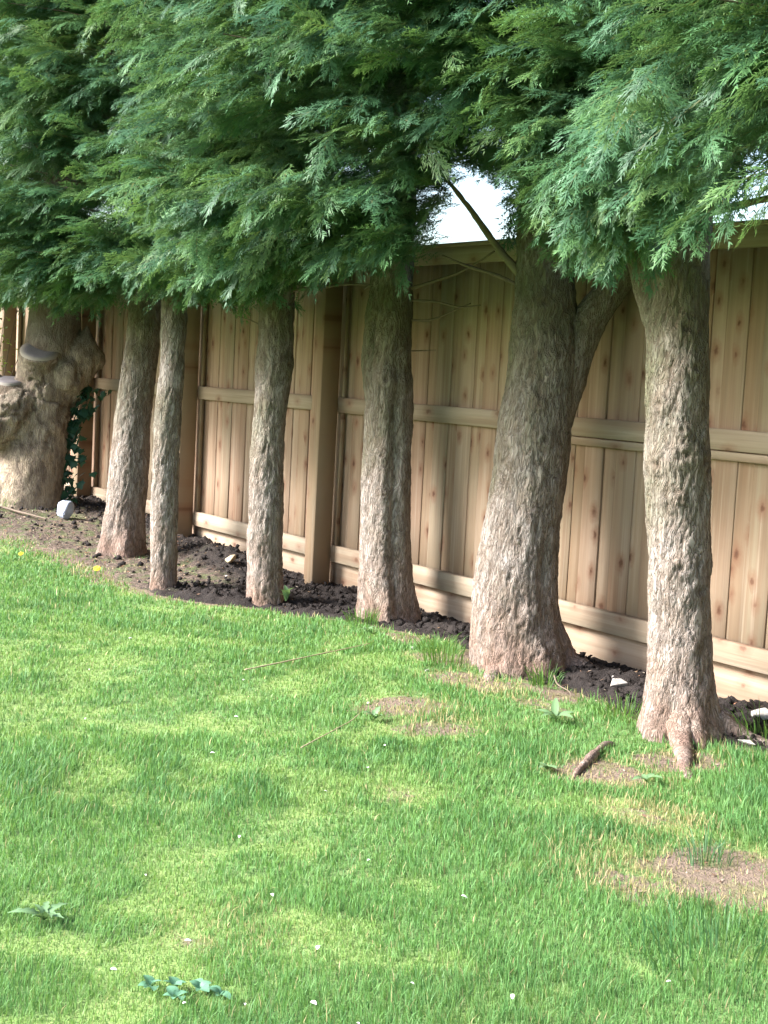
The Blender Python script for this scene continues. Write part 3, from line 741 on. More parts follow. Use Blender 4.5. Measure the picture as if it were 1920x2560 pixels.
# ------------------------------------------------------------------ crowns: flat ferny cypress sprays
def spray_template(nb, nsub, seed, droop):
    r = np.random.default_rng(seed); V = []; F = []; K = []   # K: 0 inner .. 1 tip
    def tri(a, b, c, ka, kb, kc):
        i = len(V); V.extend([a, b, c]); K.extend([ka, kb, kc]); F.append((i, i+1, i+2))
    def leaf(p, ang, L, w, k0, k1, z=0):
        d = np.array([math.cos(ang), math.sin(ang)]); s = np.array([-d[1], d[0]])
        p = np.array(p)
        a = p + s*w; b = p - s*w; c = p + d*L
        zz = r.normal(0, .018)
        tri((a[0], a[1], z), (b[0], b[1], z), (c[0], c[1], z + zz), k0, k0, k1)
    for i in range(3):      # axis
        leaf((i*.3, 0), r.normal(0, .04), .42, .010, -1, -1 if i < 2 else .6)
    for s in (-1, 1):
        for i in range(nb):
            if r.random() < .10: continue
            x = .04 + (i + .5*(s > 0) + r.uniform(-.3, .3))*.92/nb
            L = (.40*(1 - x)**.7*min(1, .5 + x*2.2) + .08)*r.uniform(.55, 1.3)
            ang = s*(math.radians(r.uniform(26, 46)) - .15*x)
            zb = r.normal(0, .02); zs = r.normal(-.02, .10)
            d = np.array([math.cos(ang), math.sin(ang)])
            leaf((x, 0), ang, L, .011, .1, .8, zb)
            for j in range(nsub):
                f = (j + .8)/(nsub + .5)
                p = np.array([x, 0]) + d*L*f
                for s2 in (-1, 1):
                    if r.random() < .08: continue
                    leaf(p, ang + s2*math.radians(r.uniform(20, 42)), (.085*(1 - f*.5) + .025)*r.uniform(.6, 1.35), .0105, .2 + .3*f, .7 + .3*f, zb + zs*L*f + r.normal(0, .012))
    V = np.array(V, float); V[:, 2] -= droop*(V[:, 0]**2*.45 + V[:, 1]**2*.9)
    return V, np.array(F), np.array(K, float)
TPL_HI = [spray_template(11, 5, 100 + i, d) for i, d in enumerate((.2, .5, .8, 1.1, .6, .35))]
TPL_XX = [spray_template(8, 4, 300 + i, d) for i, d in enumerate((.4, .8))]

def crown_nodes(nt):
    """points carry tpl/rot/siz; faces with src >= 0 are the spray shapes set on those points"""
    g = bpy.data.node_groups.new('sprays_on_points', 'GeometryNodeTree')
    g.interface.new_socket('Geometry', in_out='INPUT', socket_type='NodeSocketGeometry')
    g.interface.new_socket('Geometry', in_out='OUTPUT', socket_type='NodeSocketGeometry')
    N = g.nodes; L = g.links
    gi = N.new('NodeGroupInput'); go = N.new('NodeGroupOutput'); jn = N.new('GeometryNodeJoinGeometry')
    def nattr(name, ty):
        x = N.new('GeometryNodeInputNamedAttribute'); x.data_type = ty; x.inputs['Name'].default_value = name
        return x.outputs['Attribute']
    def eq(sock, v):
        x = N.new('FunctionNodeCompare'); x.data_type = 'FLOAT'; x.operation = 'EQUAL'
        L.new(sock, x.inputs[0]); x.inputs[1].default_value = v; x.inputs['Epsilon'].default_value = .1
        return x.outputs[0]
    def part(name, v):
        x = N.new('GeometryNodeSeparateGeometry'); x.domain = 'POINT'
        L.new(gi.outputs[0], x.inputs[0]); L.new(eq(nattr(name, 'FLOAT'), v), x.inputs['Selection'])
        return x.outputs[0]
    for k in range(nt):
        io = N.new('GeometryNodeInstanceOnPoints')
        L.new(part('tpl', k), io.inputs['Points']); L.new(part('src', k), io.inputs['Instance'])
        L.new(nattr('rot', 'FLOAT_VECTOR'), io.inputs['Rotation']); L.new(nattr('siz', 'FLOAT'), io.inputs['Scale'])
        L.new(io.outputs[0], jn.inputs[0])
    L.new(jn.outputs[0], go.inputs[0])
    return g
TPLS = TPL_HI + TPL_XX
GN = crown_nodes(len(TPLS))
def crown_mesh(pos, fwd, nrm, size, tint, tipc, which):
    Vs, Fs, K, src, off = [], [], [], [], 0
    for k, (V, F, kk) in enumerate(TPLS):
        Vs.append(V); Fs.append(F + off); K.append(kk); src.append(np.full(len(V), k)); off += len(V)
    n = len(pos)
    s = unit(np.cross(nrm, fwd)); u = np.cross(fwd, s)
    R = np.stack([fwd, s, u], -1)
    eul = np.stack([np.arctan2(R[:, 2, 1], R[:, 2, 2]), -np.arcsin(np.clip(R[:, 2, 0], -1, 1)), np.arctan2(R[:, 1, 0], R[:, 0, 0])], -1)
    z = lambda a, fill: np.concatenate([np.full(off, fill), a])
    zc = lambda a: np.concatenate([np.zeros((off, 3)), a])
    me = mesh_np('crown', np.concatenate(Vs + [pos]), np.concatenate(Fs), False,
                 {'k': np.concatenate(K + [np.zeros(n)]), 'src': np.concatenate(src + [np.full(n, -1.)]), 'tpl': z(which, -1.), 'siz': z(size, 1.), 'tint': zc(tint), 'tip': zc(tipc)})
    at = me.attributes.new('rot', 'FLOAT_VECTOR', 'POINT'); at.data.foreach_set('vector', zc(eul).astype(np.float32).ravel())
    return me

ZLS = np.array([-9, -2, .2, 1.3, 2.3, 2.55, 2.75, 3.05, 3.2, 3.6, 3.95, 4.10, 4.25, 9])
ZLV = np.array([1.70, 1.66, 1.62, 1.66, 1.74, 2.02, 2.24, 2.20, 1.84, 1.74, 1.68, 1.88, 2.10, 2.10])
def zlow(x, y):
    f = np.interp(x + 1.35*(y + 1.3), ZLS, ZLV)
    return np.where(y > .02, np.maximum(f, 2.46 + .35*np.clip(y, 0, 1)), f)
def unit(v): return v/(np.linalg.norm(v, axis=-1, keepdims=True) + 1e-9)

DOM = {'old': (-6.2, -2.6), 'a': (-2.9, -.6), 'b': (-1.0, .25), 'c': (-.05, .85), 'd': (.55, 1.75), 'e': (1.45, 2.95), 'f': (2.7, 4.6), 'g': (4.3, 6.3), 'h': (6.0, 8.2), 'i': (7.9, 10.4)}
TRK = {k: np.array(v) for k, v in TREES.items()}
TRK['old'] = np.array([(-3.35, -.45, 0, .3), (-3.43, -.43, 2.8, .16), (-3.45, -.41, 3.9, .09)])
def trunk_at(key, z):
    P = TRK[key]; return np.stack([np.interp(z, P[:, 2], P[:, i]) for i in range(3)], -1) if np.ndim(z) else np.array([np.interp(z, P[:, 2], P[:, 0]), np.interp(z, P[:, 2], P[:, 1]), z])
def top_of_view(x): return np.interp(x, [-5, -2.3, .7, 2.3, 3.3, 4.3], [4.3, 3.9, 3.2, 2.95, 2.75, 2.6])

GREENS = np.array([(.034, .090, .046), (.040, .108, .050), (.032, .086, .050), (.046, .116, .048), (.038, .102, .054)])
TIPS = np.array([(.105, .230, .085), (.130, .260, .085), (.095, .215, .100), (.175, .285, .080), (.100, .225, .105)])
total_sprays = 0
for key, (xa, xb) in DOM.items():
    pos, fwd, nrm, size, tint, tipc, droop = [], [], [], [], [], [], []
    width = xb - xa
    branches = []
    coarse = key in 'hi'
    nfront = int(width*(112 if key in ('e', 'f', 'd', 'g') else 96))
    for i in range(nfront):                       # branches that reach the trimmed face over the lawn
        xe = random.uniform(xa, xb); topz = float(top_of_view(xe))
        u = random.random()
        ye = -1.30 + .20*math.sin(xe*2.1 + 1) + random.gauss(0, .16)
        zl = float(zlow(np.array(xe), np.array(ye)))
        ze = zl + .06 + (u**1.05)*(topz + .5 - zl)
        if i % 6 == 0: ze = zl + random.uniform(.04, .35)
        ye -= .18*math.sin(min(1, max(0, (ze - zl)/.9))*math.pi*.5) - .22*math.exp(-(ze - zl)/.15)
        branches.append((xe, ye, ze, 'front'))
    for i in range(int(width*24)):                # shorter inner branches round the stem
        xe = random.uniform(xa, xb); ye = random.uniform(-.95, -.1); zl = float(zlow(np.array(xe), np.array(ye)))
        ze = zl + .08 + random.random()*(4.2 - zl); branches.append((xe, ye, ze, 'in'))
    for i in range(int(width*32)):                # and those over the fence
        xe = random.uniform(xa, xb); ye = random.uniform(.05, .75); zl = float(zlow(np.array(xe), np.array(ye)))
        ze = zl + .06 + random.random()*(4.3 - zl); branches.append((xe, ye, ze, 'back'))
    for i in range(int(width*14)):                # top growth above the view
        xe = random.uniform(xa, xb); ye = random.uniform(-1.4, .6)
        branches.append((xe, ye, random.uniform(float(top_of_view(xe)) + .3, 4.6), 'top'))
    if coarse: branches = branches[::2]
    for (xe, ye, ze, ty) in branches:
        E_ = np.array([xe, ye, ze]); S0 = trunk_at(key, min(3.9, max(zlow(np.array(xe), np.array(-.5)) + .02, ze - random.uniform(.0, .35))))
        S0 = S0 + (E_ - S0)*.08
        Mid = (S0 + E_)*.5 + np.array([0, 0, random.uniform(.02, .14)]) + np.array([random.gauss(0, .06), 0, 0])
        nst = {'front': 9, 'in': 6, 'back': 6, 'top': 5}[ty]
        t0 = .42 if ty == 'front' else .3
        hue = random.randrange(5); lum = random.uniform(.8, 1.2)
        for j in range(nst):
            t = t0 + (1 - t0)*(j + random.uniform(0, .6))/nst
            p = (1-t)**2*S0 + 2*t*(1-t)*Mid + t*t*E_; T_ = 2*(1-t)*(Mid - S0) + 2*t*(E_ - Mid); T_ = T_/np.linalg.norm(T_)
            side = np.cross(T_, [0, 0, 1.0]); side /= np.linalg.norm(side) + 1e-9
            for s in ((-1, 1) if j < nst - 1 else (-1, 0, 1)):
                a = math.radians(random.gauss(34, 14))*s
                d = T_*math.cos(a) + side*math.sin(a) + np.array([0, 0, random.gauss(-.10, .17)])
                d = d/np.linalg.norm(d)
                nn = np.array([0, 0, 1.0]) + side*random.gauss(0, .55) + T_*random.gauss(.1, .3)
                sz_ = random.uniform(.14, .27)*(1.0 if ty in ('front', 'in') else 1.4 if ty == 'back' else 1.7)*(1.0 if j else .8)*(1.6 if coarse else 1.0)
                tip_ = p + d*sz_
                if tip_[2] < zlow(tip_[0:1], tip_[1:2])[0] - .06: continue
                pos.append(p + np.array([random.gauss(0, .02), random.gauss(0, .02), random.gauss(0, .025)])); fwd.append(d); nrm.append(nn/np.linalg.norm(nn)); size.append(sz_)
                h2 = hue if random.random() < .5 else random.randrange(5)
                L2 = lum*random.uniform(.85, 1.15)
                yng = (1.1 if ty == 'front' else .8)*(.7 + .5*t)
                tint.append(GREENS[h2]*L2); tipc.append(TIPS[h2]*L2*yng)
                droop.append(random.uniform(.2, 1.1))
    pos, fwd, nrm, size, tint, tipc, droop = map(np.array, (pos, fwd, nrm, size, tint, tipc, droop))
    which = np.where(size > .335, len(TPL_HI) + rng.integers(0, len(TPL_XX), len(size)), rng.integers(0, len(TPL_HI), len(size))).astype(float)
    root = tree_obj[key]
    cr = link('crown', crown_mesh(pos - np.array(root.location), fwd, nrm, size, tint, tipc, which), M['spray'], root)
    md = cr.modifiers.new('sprays', 'NODES'); md.node_group = GN
    cr['kind'] = 'stuff'
    total_sprays += len(pos)
    # brown boughs inside the crown, as one part
    bv, bf, off = [], [], 0
    for (xe, ye, ze, ty) in branches:
        if random.random() < .6 or ty in ('top', 'back') or (2.3 < xe + 1.35*(ye + 1.3) < 3.3 and ze < 2.6): continue
        E_ = np.array([xe, ye, ze]); S0 = trunk_at(key, min(3.9, max(zlow(np.array(xe), np.array(-.5)) + .02, ze - .18)))
        Mid = (S0 + E_)*.5 + np.array([0, 0, .08])
        pts = [(*((1-t)**2*S0 + 2*t*(1-t)*Mid + t*t*E_), .009*(1 - t*.8)) for t in (0, .3, .6, .92)]
        if any(2.2 < q_[0] + 1.35*(q_[1] + 1.3) < 3.35 and q_[2] < 2.5 for q_ in pts): continue
        V, F, c, top = tube(pts, 4, .12, lambda p, D, R, u: (R*0, R*0)); bv.append(V); bf.append(F + off); off += len(V)
    bo = link('boughs', mesh_np('boughs', np.concatenate(bv) - np.array(root.location), np.concatenate(bf), True), M['twig'], cr)
    bo['kind'] = 'stuff'
print('sprays', total_sprays)

# ------------------------------------------------------------------ grass
def scatter(n, xr, yr): return rng.uniform(*xr, n), rng.uniform(*yr, n)
def in_view(x, y, margin):
    d = np.stack([x - CAM[0], y - CAM[1]], -1); f2 = fw[:2]/np.linalg.norm(fw[:2]); r2 = rt[:2]
    dep = d@f2; lat = d@r2
    return (dep > 2.2) & (np.abs(lat) < dep*.275 + margin), dep
def grass_blades():
    Xs, Ys, Ds = [], [], []
    for (d0, d1, dens) in ((2.2, 3.6, 27000), (3.6, 5.0, 17000), (5.0, 7.0, 10000), (7.0, 9.5, 5500), (9.5, 15, 2000)):
        xr, yr = (-7.5, 6.4), (-9, -.05)
        n = int(dens*(xr[1]-xr[0])*(yr[1]-yr[0]))
        x, y = scatter(n, xr, yr); ok, dep = in_view(x, y, .35)
        ok &= (dep >= d0) & (dep < d1); Xs.append(x[ok]); Ys.append(y[ok]); Ds.append(dep[ok])
    x = np.concatenate(Xs); y = np.concatenate(Ys); dep = np.concatenate(Ds)
    b = bare_f(x, y); keep = rng.random(len(x)) > np.clip(np.where(y < edge(x) - .12, b*.74, b*(1.08 - .22*sstep(.2, -1., x))), 0, .985)
    x, y, dep, b = x[keep], y[keep], dep[keep], b[keep]
    n = len(x); z = gh(x, y) - .004
    moss = moss_f(x, y); lush = n2(x, y, .42, 55, 3); lush2 = n2(x, y, .13, 56, 2)
    h = (.024 + .020*np.clip(lush + .30, 0, 1) + .008*lush2)*rng.uniform(.55, 1.35, n)*(1 - .45*moss)*(1 - .3*b)
    tall = rng.random(n) < .012*(1 + 2*(lush > .2)); h[tall] *= 1.7
    near_edge = (np.abs(y - edge(x)) < .15); h[near_edge] *= 1.25
    wdt = .00125*np.clip(dep/3.4, .85, 3.4)*rng.uniform(.7, 1.3, n)
    a = rng.uniform(0, 2*np.pi, n); lean = np.abs(rng.normal(.35, .28, n))*h
    la = rng.normal(2.6, 1.1, n) + 1.5*n2(x, y, .5, 58)
    dx, dy = np.cos(la)*lean, np.sin(la)*lean; wx, wy = np.cos(a)*wdt, np.sin(a)*wdt
    p = np.stack([x, y, z], -1)
    W = np.stack([wx, wy, wx*0], -1); m = np.stack([dx*.35, dy*.35, h*.55], -1); tp = np.stack([dx, dy, np.sqrt(np.maximum(h*h - lean*lean*.6, h*h*.2))], -1)
    V = np.stack([p - W, p + W, p + m + W*.8, p + m - W*.8, p + tp], 1)
    base = np.arange(n)[:, None]*5
    Q = base + np.array([[0, 1, 2, 3]]); T = base + np.array([[3, 2, 4]])
    g1 = np.array([.095, .230, .065]); g2 = np.array([.155, .310, .095]); g3 = np.array([.062, .175, .060]); ye = np.array([.270, .380, .110]); st = np.array([.44, .37, .19])
    k = rng.random((n, 1)); c = g1*(1 - k) + g2*k
    lu = np.clip(lush*1.6, 0, 1)[:, None]; c = c*(1 - lu*.8) + g3*lu*.8
    mo = (moss*.45)[:, None]; c = c*(1 - mo) + ye*mo
    dry = np.zeros(n)
    for (cx, cy, rx, ry, s) in ((4.14, -1.40, .22, .16, 1.), (2.9, -1.3, .35, .25, .35), (4.45, -1.75, .3, .3, .5), (2.6, -.8, .4, .2, .45), (3.75, -1.2, .3, .25, .4), (4.3, -2.9, .25, .2, .25)):
        dry = np.maximum(dry, s*sstep(1.2, .3, np.sqrt(((x-cx)/rx)**2 + ((y-cy)/ry)**2)))
    isd = (rng.random(n) < .03 + dry*.8 + .45*b)[:, None]; c = np.where(isd, st*rng.uniform(.7, 1.1, (n, 1)), c)
    c = c*rng.uniform(.8, 1.2, (n, 1))
    cv = np.repeat(c[:, None, :], 5, 1); cv[:, 4] *= 1.12; cv[:, :2] = cv[:, :2]*.85 + np.array([.16, .17, .06])*.15
    me = mesh_np('grass', V.reshape(-1, 3), [Q, T], False, {'tint': cv.reshape(-1, 3)})
    print('blades', n)
    return me
go = link('grass', grass_blades(), M['grass'])
tag(go, 'short bright green lawn grass with yellow mossy patches', 'grass', kind='stuff')

# tufts of longer grass round the feet of the trees
def tuft_mesh(cx, cy, n, h0, spread, cols, seed):
    r = np.random.default_rng(seed); V, Q, T, C_ = [], [], [], []
    for i in range(n):
        a = r.uniform(0, 6.28); rr = spread*math.sqrt(r.random())*.5; x, y = cx + rr*math.cos(a), cy + rr*math.sin(a)
        h = h0*r.uniform(.5, 1.1); l = h*abs(r.normal(.45, .25)); w = r.uniform(.0009, .0019)
        z = max(gz(x, y), soilz(x, y)) - .006; b = r.uniform(0, 6.28); s = np.array([-math.sin(b), math.cos(b), 0])*w
        d = np.array([math.cos(a), math.sin(a), 0]); p = np.array([x, y, z])
        k = len(V); m1 = p + d*l*.2 + [0, 0, h*.5]; m2 = p + d*l*.6 + [0, 0, h*.82]; tp = p + d*l*1.05 + [0, 0, h*.95]
        V += [p - s, p + s, m1 + s, m1 - s, m2 + s*.7, m2 - s*.7, tp]; Q += [(k, k+1, k+2, k+3), (k+3, k+2, k+4, k+5)]; T.append((k+5, k+4, k+6))
        c = np.array(cols[r.integers(len(cols))])*r.uniform(.8, 1.2); C_ += [c]*7
    return mesh_np('tuft', V, [np.array(Q), np.array(T)], False, {'tint': np.array(C_)})
GC = [(.07, .17, .03), (.11, .22, .04), (.05, .13, .03)]
for (cx, cy, n, h, sp, lab) in (
        (2.10, -.70, 70, .13, .16, 'long grass tuft against the foot of the thickest trunk'),
        (1.86, -.55, 60, .12, .16, 'wispy grass tuft between the seamed trunk and the thickest trunk'),
        (1.14, -.50, 60, .12, .14, 'grass tuft in front of the seamed double trunk'),
        (2.62, -.55, 45, .12, .12, 'yellowish grass tuft at the dark side of the thickest trunk'),
        (3.72, -.40, 50, .16, .22, 'spindly grass tuft on dark soil beside the knotty trunk'),
        (3.16, -.62, 60, .12, .2, 'grass tuft at the soil edge between the two biggest trunks'),
        (-3.2, -.98, 80, .12, .3, 'grass tuft at the foot of the gnarled old tree')):
    tag(link('grass_tuft', tuft_mesh(cx, cy, int(n*1.6), h*.85, sp*1.15, GC, int(n + cx*100) % 997 + 5), M['grass']), lab, 'grass tuft', 'long grass tufts by the trunks')
tag(link('grass_tuft', tuft_mesh(4.47, -1.53, 90, .075, .16, [(.06, .15, .07), (.09, .19, .09)], 77), M['grass']), 'blue-green coarse grass tuft on the bare earth patch', 'grass tuft')
tag(link('grass_tuft', tuft_mesh(4.98, -2.02, 260, .095, .42, [(.05, .14, .05), (.08, .18, .07)], 78), M['grass']), 'dark coarse long grass clump at the lawn edge past the bare patch', 'grass tuft')

# ------------------------------------------------------------------ weeds, ivy
def leaf_me(name, L, W, lobes=0, curl=.2, seed=0, cols=((.07, .15, .05), (.12, .22, .09))):
    r = np.random.default_rng(seed); n = 8; V, C_ = [], []
    for i in range(n + 1):
        t = i/n; w = W*math.sin(math.pi*min(1, t*.92 + .06))**.8
        if lobes: w *= 1 - .45*(i % 2)
        z = L*curl*(t*(1 - t)*2.0 - t*t*.4)
        for s in (-1, 0, 1):
            V.append((L*t, s*w*.5, z + (abs(s)*w*.15))); C_.append(np.array(cols[0])*(1 - t) + np.array(cols[1])*t if s else np.array(cols[1])*1.1)
    F = [(3*i + j, 3*i + 3 + j, 3*i + 4 + j, 3*i + 1 + j) for i in range(n) for j in (0, 1)]
    return mesh_np(name, V, np.array(F), True, {'tint': np.array(C_)})
def rosette(x, y, n, L, W, label, lobes=1, cols=((.09, .17, .07), (.16, .27, .13)), tilt=.35, name='weed', cat='weed', lift=0.0):
    root = empty(name, (x, y, soilz(x, y) if y > edge(x) else gz(x, y))); tag(root, label, cat)
    mes = [leaf_me('leaf', L*s, W*s, lobes, .25, i, cols) for i, s in enumerate((1, .8, .62))]
    for i in range(n):
        o = link('leaf', mes[i % 3], M['weed'], root, (0, 0, .012 + lift*random.random()))
        o.rotation_euler = (random.uniform(-.3, .3), -tilt - random.uniform(-.25, .3), i*6.283/n*1.0 + random.uniform(-.35, .35))
    return root
rosette(4.04, -3.27, 9, .085, .028, 'pale dandelion rosette with toothed leaves in short mossy lawn')
rosette(.56, -.62, 7, .085, .035, 'small upright leafy weed by the thin trunk next to the post', 0, tilt=.95, lift=.03)
rosette(1.36, -.62, 6, .06, .026, 'little light green weed in front of the seamed double trunk', 1)
rosette(3.12, -.92, 7, .10, .03, 'broad-leaved weed in grass between the two biggest trunks', 0, tilt=.6)
rosette(3.88, -1.18, 4, .06, .03, 'single pale-leaved weed on the worn patch by the surface root', 0, tilt=.5)
rosette(3.62, -1.38, 8, .05, .024, 'creeping small-leaved weed at the tip of the surface root', 0, tilt=.3)
rosette(2.84, -1.55, 8, .06, .03, 'bushy pale weed clump next to the crumbly bare patch', 1, tilt=.5)
for i, (x, y) in enumerate([(4.53, -3.17), (4.57, -3.13), (4.62, -3.11), (4.58, -3.19), (4.50, -3.21)]):
    rosette(x, y, 6, .034, .026, 'small blue-green clover plant in a close patch on mossy lawn', 0, ((.08, .18, .10), (.13, .28, .17)), .45, 'clover')['group'] = 'clover patch in the lawn'

# ivy on the old tree
ivy = empty('ivy', (-3.25, -.44, gz(-3.25, -.44)))
tag(ivy, 'dark green ivy climbing the shaded side of the gnarled old tree', 'ivy')
def ivy_leaf(seed, cols):
    s = 1.0; pts = [(0, 0), (.10, .26), (-.10, .46), (.30, .40), (.42, .58), (.62, .28), (1.0, 0)]
    out = pts + [(x, -y) for (x, y) in pts[-2:0:-1]]
    V = [(.35, 0, .06)] + [(x, y, -.06*abs(y) - .12*x*x) for x, y in out]; n = len(out)
    F = [(0, 1 + i, 1 + (i+1) % n) for i in range(n)]
    C_ = [np.array(cols)*1.3] + [np.array(cols)]*n
    return mesh_np('leaf', np.array(V)*.062, np.array(F), False, {'tint': np.array(C_)})
IVL = [ivy_leaf(i, c) for i, c in enumerate([(.018, .06, .035), (.03, .085, .045), (.022, .07, .045), (.05, .12, .08)])]
ipath = np.array([(-3.22, -.46, .10), (-3.215, -.42, .30), (-3.21, -.39, .55), (-3.20, -.34, .75), (-3.17, -.27, .92), (-3.16, -.22, 1.06)])
for st in range(3):
    off = np.array([.56, .828, 0])*(st - 1)*.03 + np.array([.828, -.56, 0])*(.015*st)
    pts = [(*(p + off + rng.normal(0, .012, 3)), .008 - .001*i) for i, p in enumerate(ipath)]
    path_tube('stem', pts, M['twig'], ivy, 6, seed=st)
for i in range(230):
    t = random.random()**1.05*5; k = min(4, int(t)); p = ipath[k] + (ipath[k+1] - ipath[k])*(t - k)
    wd = .055 + .03*math.sin(t*1.3 + .5) + (.07 if t < .4 else 0)
    p = p + np.array([.56, .828, 0])*random.gauss(0, wd) + np.array([.828, -.56, 0])*random.uniform(.0, .05)
    o = link('leaf', IVL[random.choice((0, 0, 1, 1, 2, 2, 3))], M['weed'], ivy, Vector(p) - ivy.location)
    s = random.uniform(.7, 1.35); o.scale = (s, s, s)
    o.rotation_euler = (random.gauss(0, .5), random.uniform(.4, 1.3), random.gauss(-.6, .8))

# pale young shrub past the old tree, leaves out against the fence
sh_root = empty('shrub', (-4.85, -.42, gz(-4.85, -.42)))
tag(sh_root, 'light yellow-green sapling with small new leaves beside the gnarled tree', 'shrub')
SL = [leaf_me('leaf', .05*s, .026*s, 0, .2, 9, ((.20, .30, .05), (.30, .42, .08))) for s in (1, .75)]
for i in range(7):
    a = random.uniform(0, 6.28); hgt = random.uniform(1.1, 1.75); sp = random.uniform(.1, .3)
    b0 = np.array([-4.85 + random.gauss(0, .04), -.42 + random.gauss(0, .04), gz(-4.85, -.42) - .02])
    pts = [b0 + np.array([math.cos(a)*sp*t*t, math.sin(a)*sp*t*t, hgt*t]) for t in (0, .25, .5, .75, 1)]
    path_tube('stem', [(*p, .007*(1 - .16*k)) for k, p in enumerate(pts)], M['twig'], sh_root, 6, seed=i)
    for j in range(22):
        t = random.uniform(.3, 1); p = np.array([b0[0] + math.cos(a)*sp*t*t, b0[1] + math.sin(a)*sp*t*t, b0[2] + hgt*t]) + rng.normal(0, .035, 3)
        o = link('leaf', SL[j % 2], M['weed'], sh_root, Vector(p) - sh_root.location)
        o.rotation_euler = (random.uniform(-.6, .6), random.uniform(-.6, .5), random.uniform(0, 6.28))

# ------------------------------------------------------------------ stones and small things
def rock(name, x, y, sx_, sy_, sz_, mat, label, cat='stone', seed=0, rz=0, group=None, facets=True):
    r = np.random.default_rng(seed + 500); pts = unit(r.normal(0, 1, (16, 3)))*r.uniform(.75, 1.05, (16, 1))
    pts = np.clip(pts, -.72, .8)/.8*np.array([sx_, sy_, sz_])*.5
    bm = bmesh.new()
    for p in pts: bm.verts.new(p)
    bmesh.ops.convex_hull(bm, input=bm.verts[:])
    bmesh.ops.delete(bm, geom=[v for v in bm.verts if not v.link_faces], context='VERTS')
    bmesh.ops.bevel(bm, geom=bm.edges[:], offset=min(sx_, sy_, sz_)*.04, segments=1, affect='EDGES')
    rme = bpy.data.meshes.new(name); bm.to_mesh(rme); bm.free()
    o = link(name, rme, mat, None, (x, y, max(soilz(x, y), gz(x, y)) + sz_*.36)); o.rotation_euler = (random.uniform(-.15, .15), random.uniform(-.15, .15), rz)
    return tag(o, label, cat, group)
rock('stone', -2.62, -.62, .14, .13, .15, M['stone'], 'angular blue-grey stone on the mulch near the ivy', seed=31, rz=.4)
rock('stone', 3.47, -.17, .10, .06, .045, M['whitestone'], 'chalky white stone against the gravel board by the knotty trunk', seed=5, rz=.9)
rock('stone', 3.68, -.49, .075, .04, .018, M['whitestone'], 'flat white shard on dark soil beside the knotty trunk', seed=6, rz=.3)
rock('stone', 2.86, -.36, .09, .05, .05, M['whitestone'], 'dull pale lump of rubble in dark soil beside the thickest trunk', seed=8, rz=1.2)
rock('stone', -.62, -.33, .09, .07, .06, M['straw'], 'brown clod on the soil mound beside the second post', seed=9)
for i, (x, y) in enumerate([(2.75, -.28), (2.95, -.25), (3.05, -.33), (1.75, -.62), (2.2, -.86), (.05, -.35), (-.35, -.5), (-.9, -.62)]):
    rock('stone', x, y, .022, .02, .015, M['whitestone'], 'tiny pale stone chip lying on the dark soil', seed=20 + i, group='pale chips on the soil')

def flat_petal(x, y, s, seed):
    r = random.Random(seed); L = s; V = []
    for i in range(5):
        t = i/4; w = L*.32*math.sin(math.pi*(.12 + t*.8))
        z = L*.25*math.sin(t*2.5)
        V += [(L*(t - .5), -w, z + .1*L), (L*(t - .5), 0, z), (L*(t - .5), w, z + .1*L)]
    F = [(3*i + j, 3*i + 3 + j, 3*i + 4 + j, 3*i + 1 + j) for i in range(4) for j in (0, 1)]
    o = link('fallen_petal', mesh_np('fallen_petal', V, np.array(F), True), M['petal'], None, (x, y, gz(x, y) + .026))
    o.rotation_euler = (r.uniform(-.3, .3), r.uniform(-.3, .3), r.uniform(0, 6.28))
    tag(o, 'small white petal fallen on the lawn grass', 'petal', 'white petals scattered on the lawn')
PET = [(4.71, -3.10), (4.64, -3.2), (4.78, -2.98), (4.55, -2.83), (4.95, -2.6), (4.1, -2.4), (3.9, -2.95), (4.45, -2.35), (3.55, -2.2), (5.05, -2.25), (4.8, -2.75), (3.4, -1.95), (4.35, -3.05),
       (3.0, -2.3), (2.6, -2.0), (4.6, -2.1), (3.75, -2.6), (4.2, -2.75), (2.1, -1.7), (4.9, -2.95), (5.1, -2.75), (4.4, -3.25), (3.2, -1.75), (2.4, -2.5), (1.2, -1.8), (1.7, -2.2)]
for i, (x, y) in enumerate(PET): flat_petal(x, y, random.uniform(.008, .016), i)

def dandelion(x, y, s, label):
    root = empty('dandelion', (x, y, gz(x, y))); tag(root, label, 'flower')
    path_tube('stem', [(x, y, gz(x, y) - .01, .0025), (x + .004, y, gz(x, y) + .03, .002), (x + .006, y + .003, gz(x, y) + .055, .002)], M['stem'], root, 6)
    V, F = [(0, 0, .006)], []
    for ring, (rr, z, n) in enumerate(((.55, .008, 14), (1.0, .0, 18))):
        for i in range(n):
            a = i*6.283/n + ring*.2; k = len(V)
            V += [(.1*s*math.cos(a), .1*s*math.sin(a), .002), (s*rr*math.cos(a - .12), s*rr*math.sin(a - .12), z), (s*rr*1.06*math.cos(a), s*rr*1.06*math.sin(a), z + .001), (s*rr*math.cos(a + .12), s*rr*math.sin(a + .12), z)]
            F.append((k, k+1, k+2, k+3))
    o = link('flower_head', mesh_np('flower_head', V, np.array(F)), M['dandelion'], root, (.006, .003, .055)); o.rotation_euler = (.35, .5, 0)
dandelion(-.74, -1.16, .021, 'yellow dandelion in the grass in front of the stout leaning trunk')
dandelion(-1.25, -1.44, .015, 'small yellow dandelion in the grass near the blue-grey stone')
def stick(pts, r, label, mat='straw'):
    q = [(x, y, gz(x, y) + .022 + dz, r*(1 - .12*i)) for i, (x, y, dz) in enumerate(pts)]
    c = q[0]; root = None
    o = path_tube('stick', q, M[mat], None, 7, seed=len(label)); tag(o, label, 'stick')
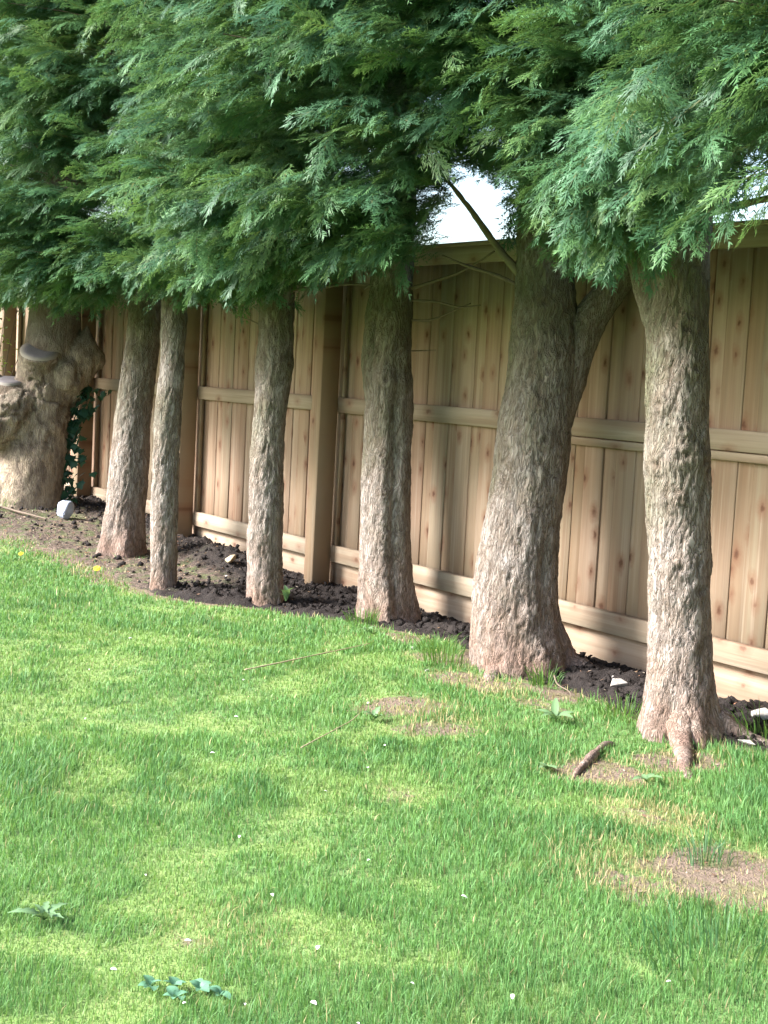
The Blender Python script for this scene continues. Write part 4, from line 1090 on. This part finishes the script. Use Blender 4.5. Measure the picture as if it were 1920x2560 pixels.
stick([(1.94, -1.61, .004), (1.90, -1.40, .006), (1.80, -1.15, .01), (1.72, -.95, .008), (1.66, -.80, .004)], .0032, 'long thin dead stick on the lawn before the seamed trunk', 'straw')
stick([(3.10, -2.02, .004), (2.98, -1.82, .008), (2.88, -1.68, .006), (2.78, -1.58, .0)], .0022, 'thin straw-coloured stem lying on open lawn', 'straw')
stick([(2.62, -.50, .02), (2.74, -.58, .012), (2.86, -.62, .01), (2.95, -.70, .0)], .0032, 'dry stalk lying at the dark side of the thickest trunk', 'twig')
stick([(-2.9, -1.05, .01), (-3.0, -.98, .015), (-2.75, -.88, .01), (-2.5, -.80, .01)], .010, 'grey fallen twig on the ground before the gnarled tree', 'twig')

# shed brown needles, chips and dead leaf scraps on the bed and the bare patches
def litter():
    N = 26000; x = rng.uniform(-5, 5.5, N); y = rng.uniform(-2.0, .0, N)
    b = bare_f(x, y); w = b*(.25 + .75*sstep(0, -.6, x)) ; keep = rng.random(N) < w*.6
    x, y = x[keep], y[keep]; n = len(x)
    z = np.array([max(soilz(a, c), gz(a, c)) for a, c in zip(x, y)]) + .004
    a = rng.uniform(0, 6.28, n); L = rng.uniform(.006, .026, n); W = L*rng.uniform(.15, .5, n); ti = rng.normal(0, .25, n)
    d = np.stack([np.cos(a), np.sin(a), ti], -1)*L[:, None]*.5; s = np.stack([-np.sin(a), np.cos(a), rng.normal(0, .3, n)], -1)*W[:, None]*.5
    p = np.stack([x, y, z], -1); V = np.stack([p - d, p + s, p + d, p - s], 1).reshape(-1, 3)
    pal = np.array([(.28, .18, .11), (.36, .26, .18), (.20, .12, .08), (.50, .42, .34), (.30, .16, .10)])
    c = pal[rng.integers(0, 5, n)]*rng.uniform(.7, 1.2, (n, 1))
    return mesh_np('leaf_litter', V, np.arange(n*4).reshape(-1, 4), False, {'tint': np.repeat(c, 4, 0)})
tag(link('leaf_litter', litter(), M['litter']), 'brown scraps of dead leaf and bark chips scattered on the bare soil', 'leaf litter', kind='stuff')
tris = sum(sum(len(p.vertices) - 2 for p in me.polygons) if len(me.polygons) < 3000 else len(me.loops) - 2*len(me.polygons) for me in bpy.data.meshes)
print('triangles', tris)
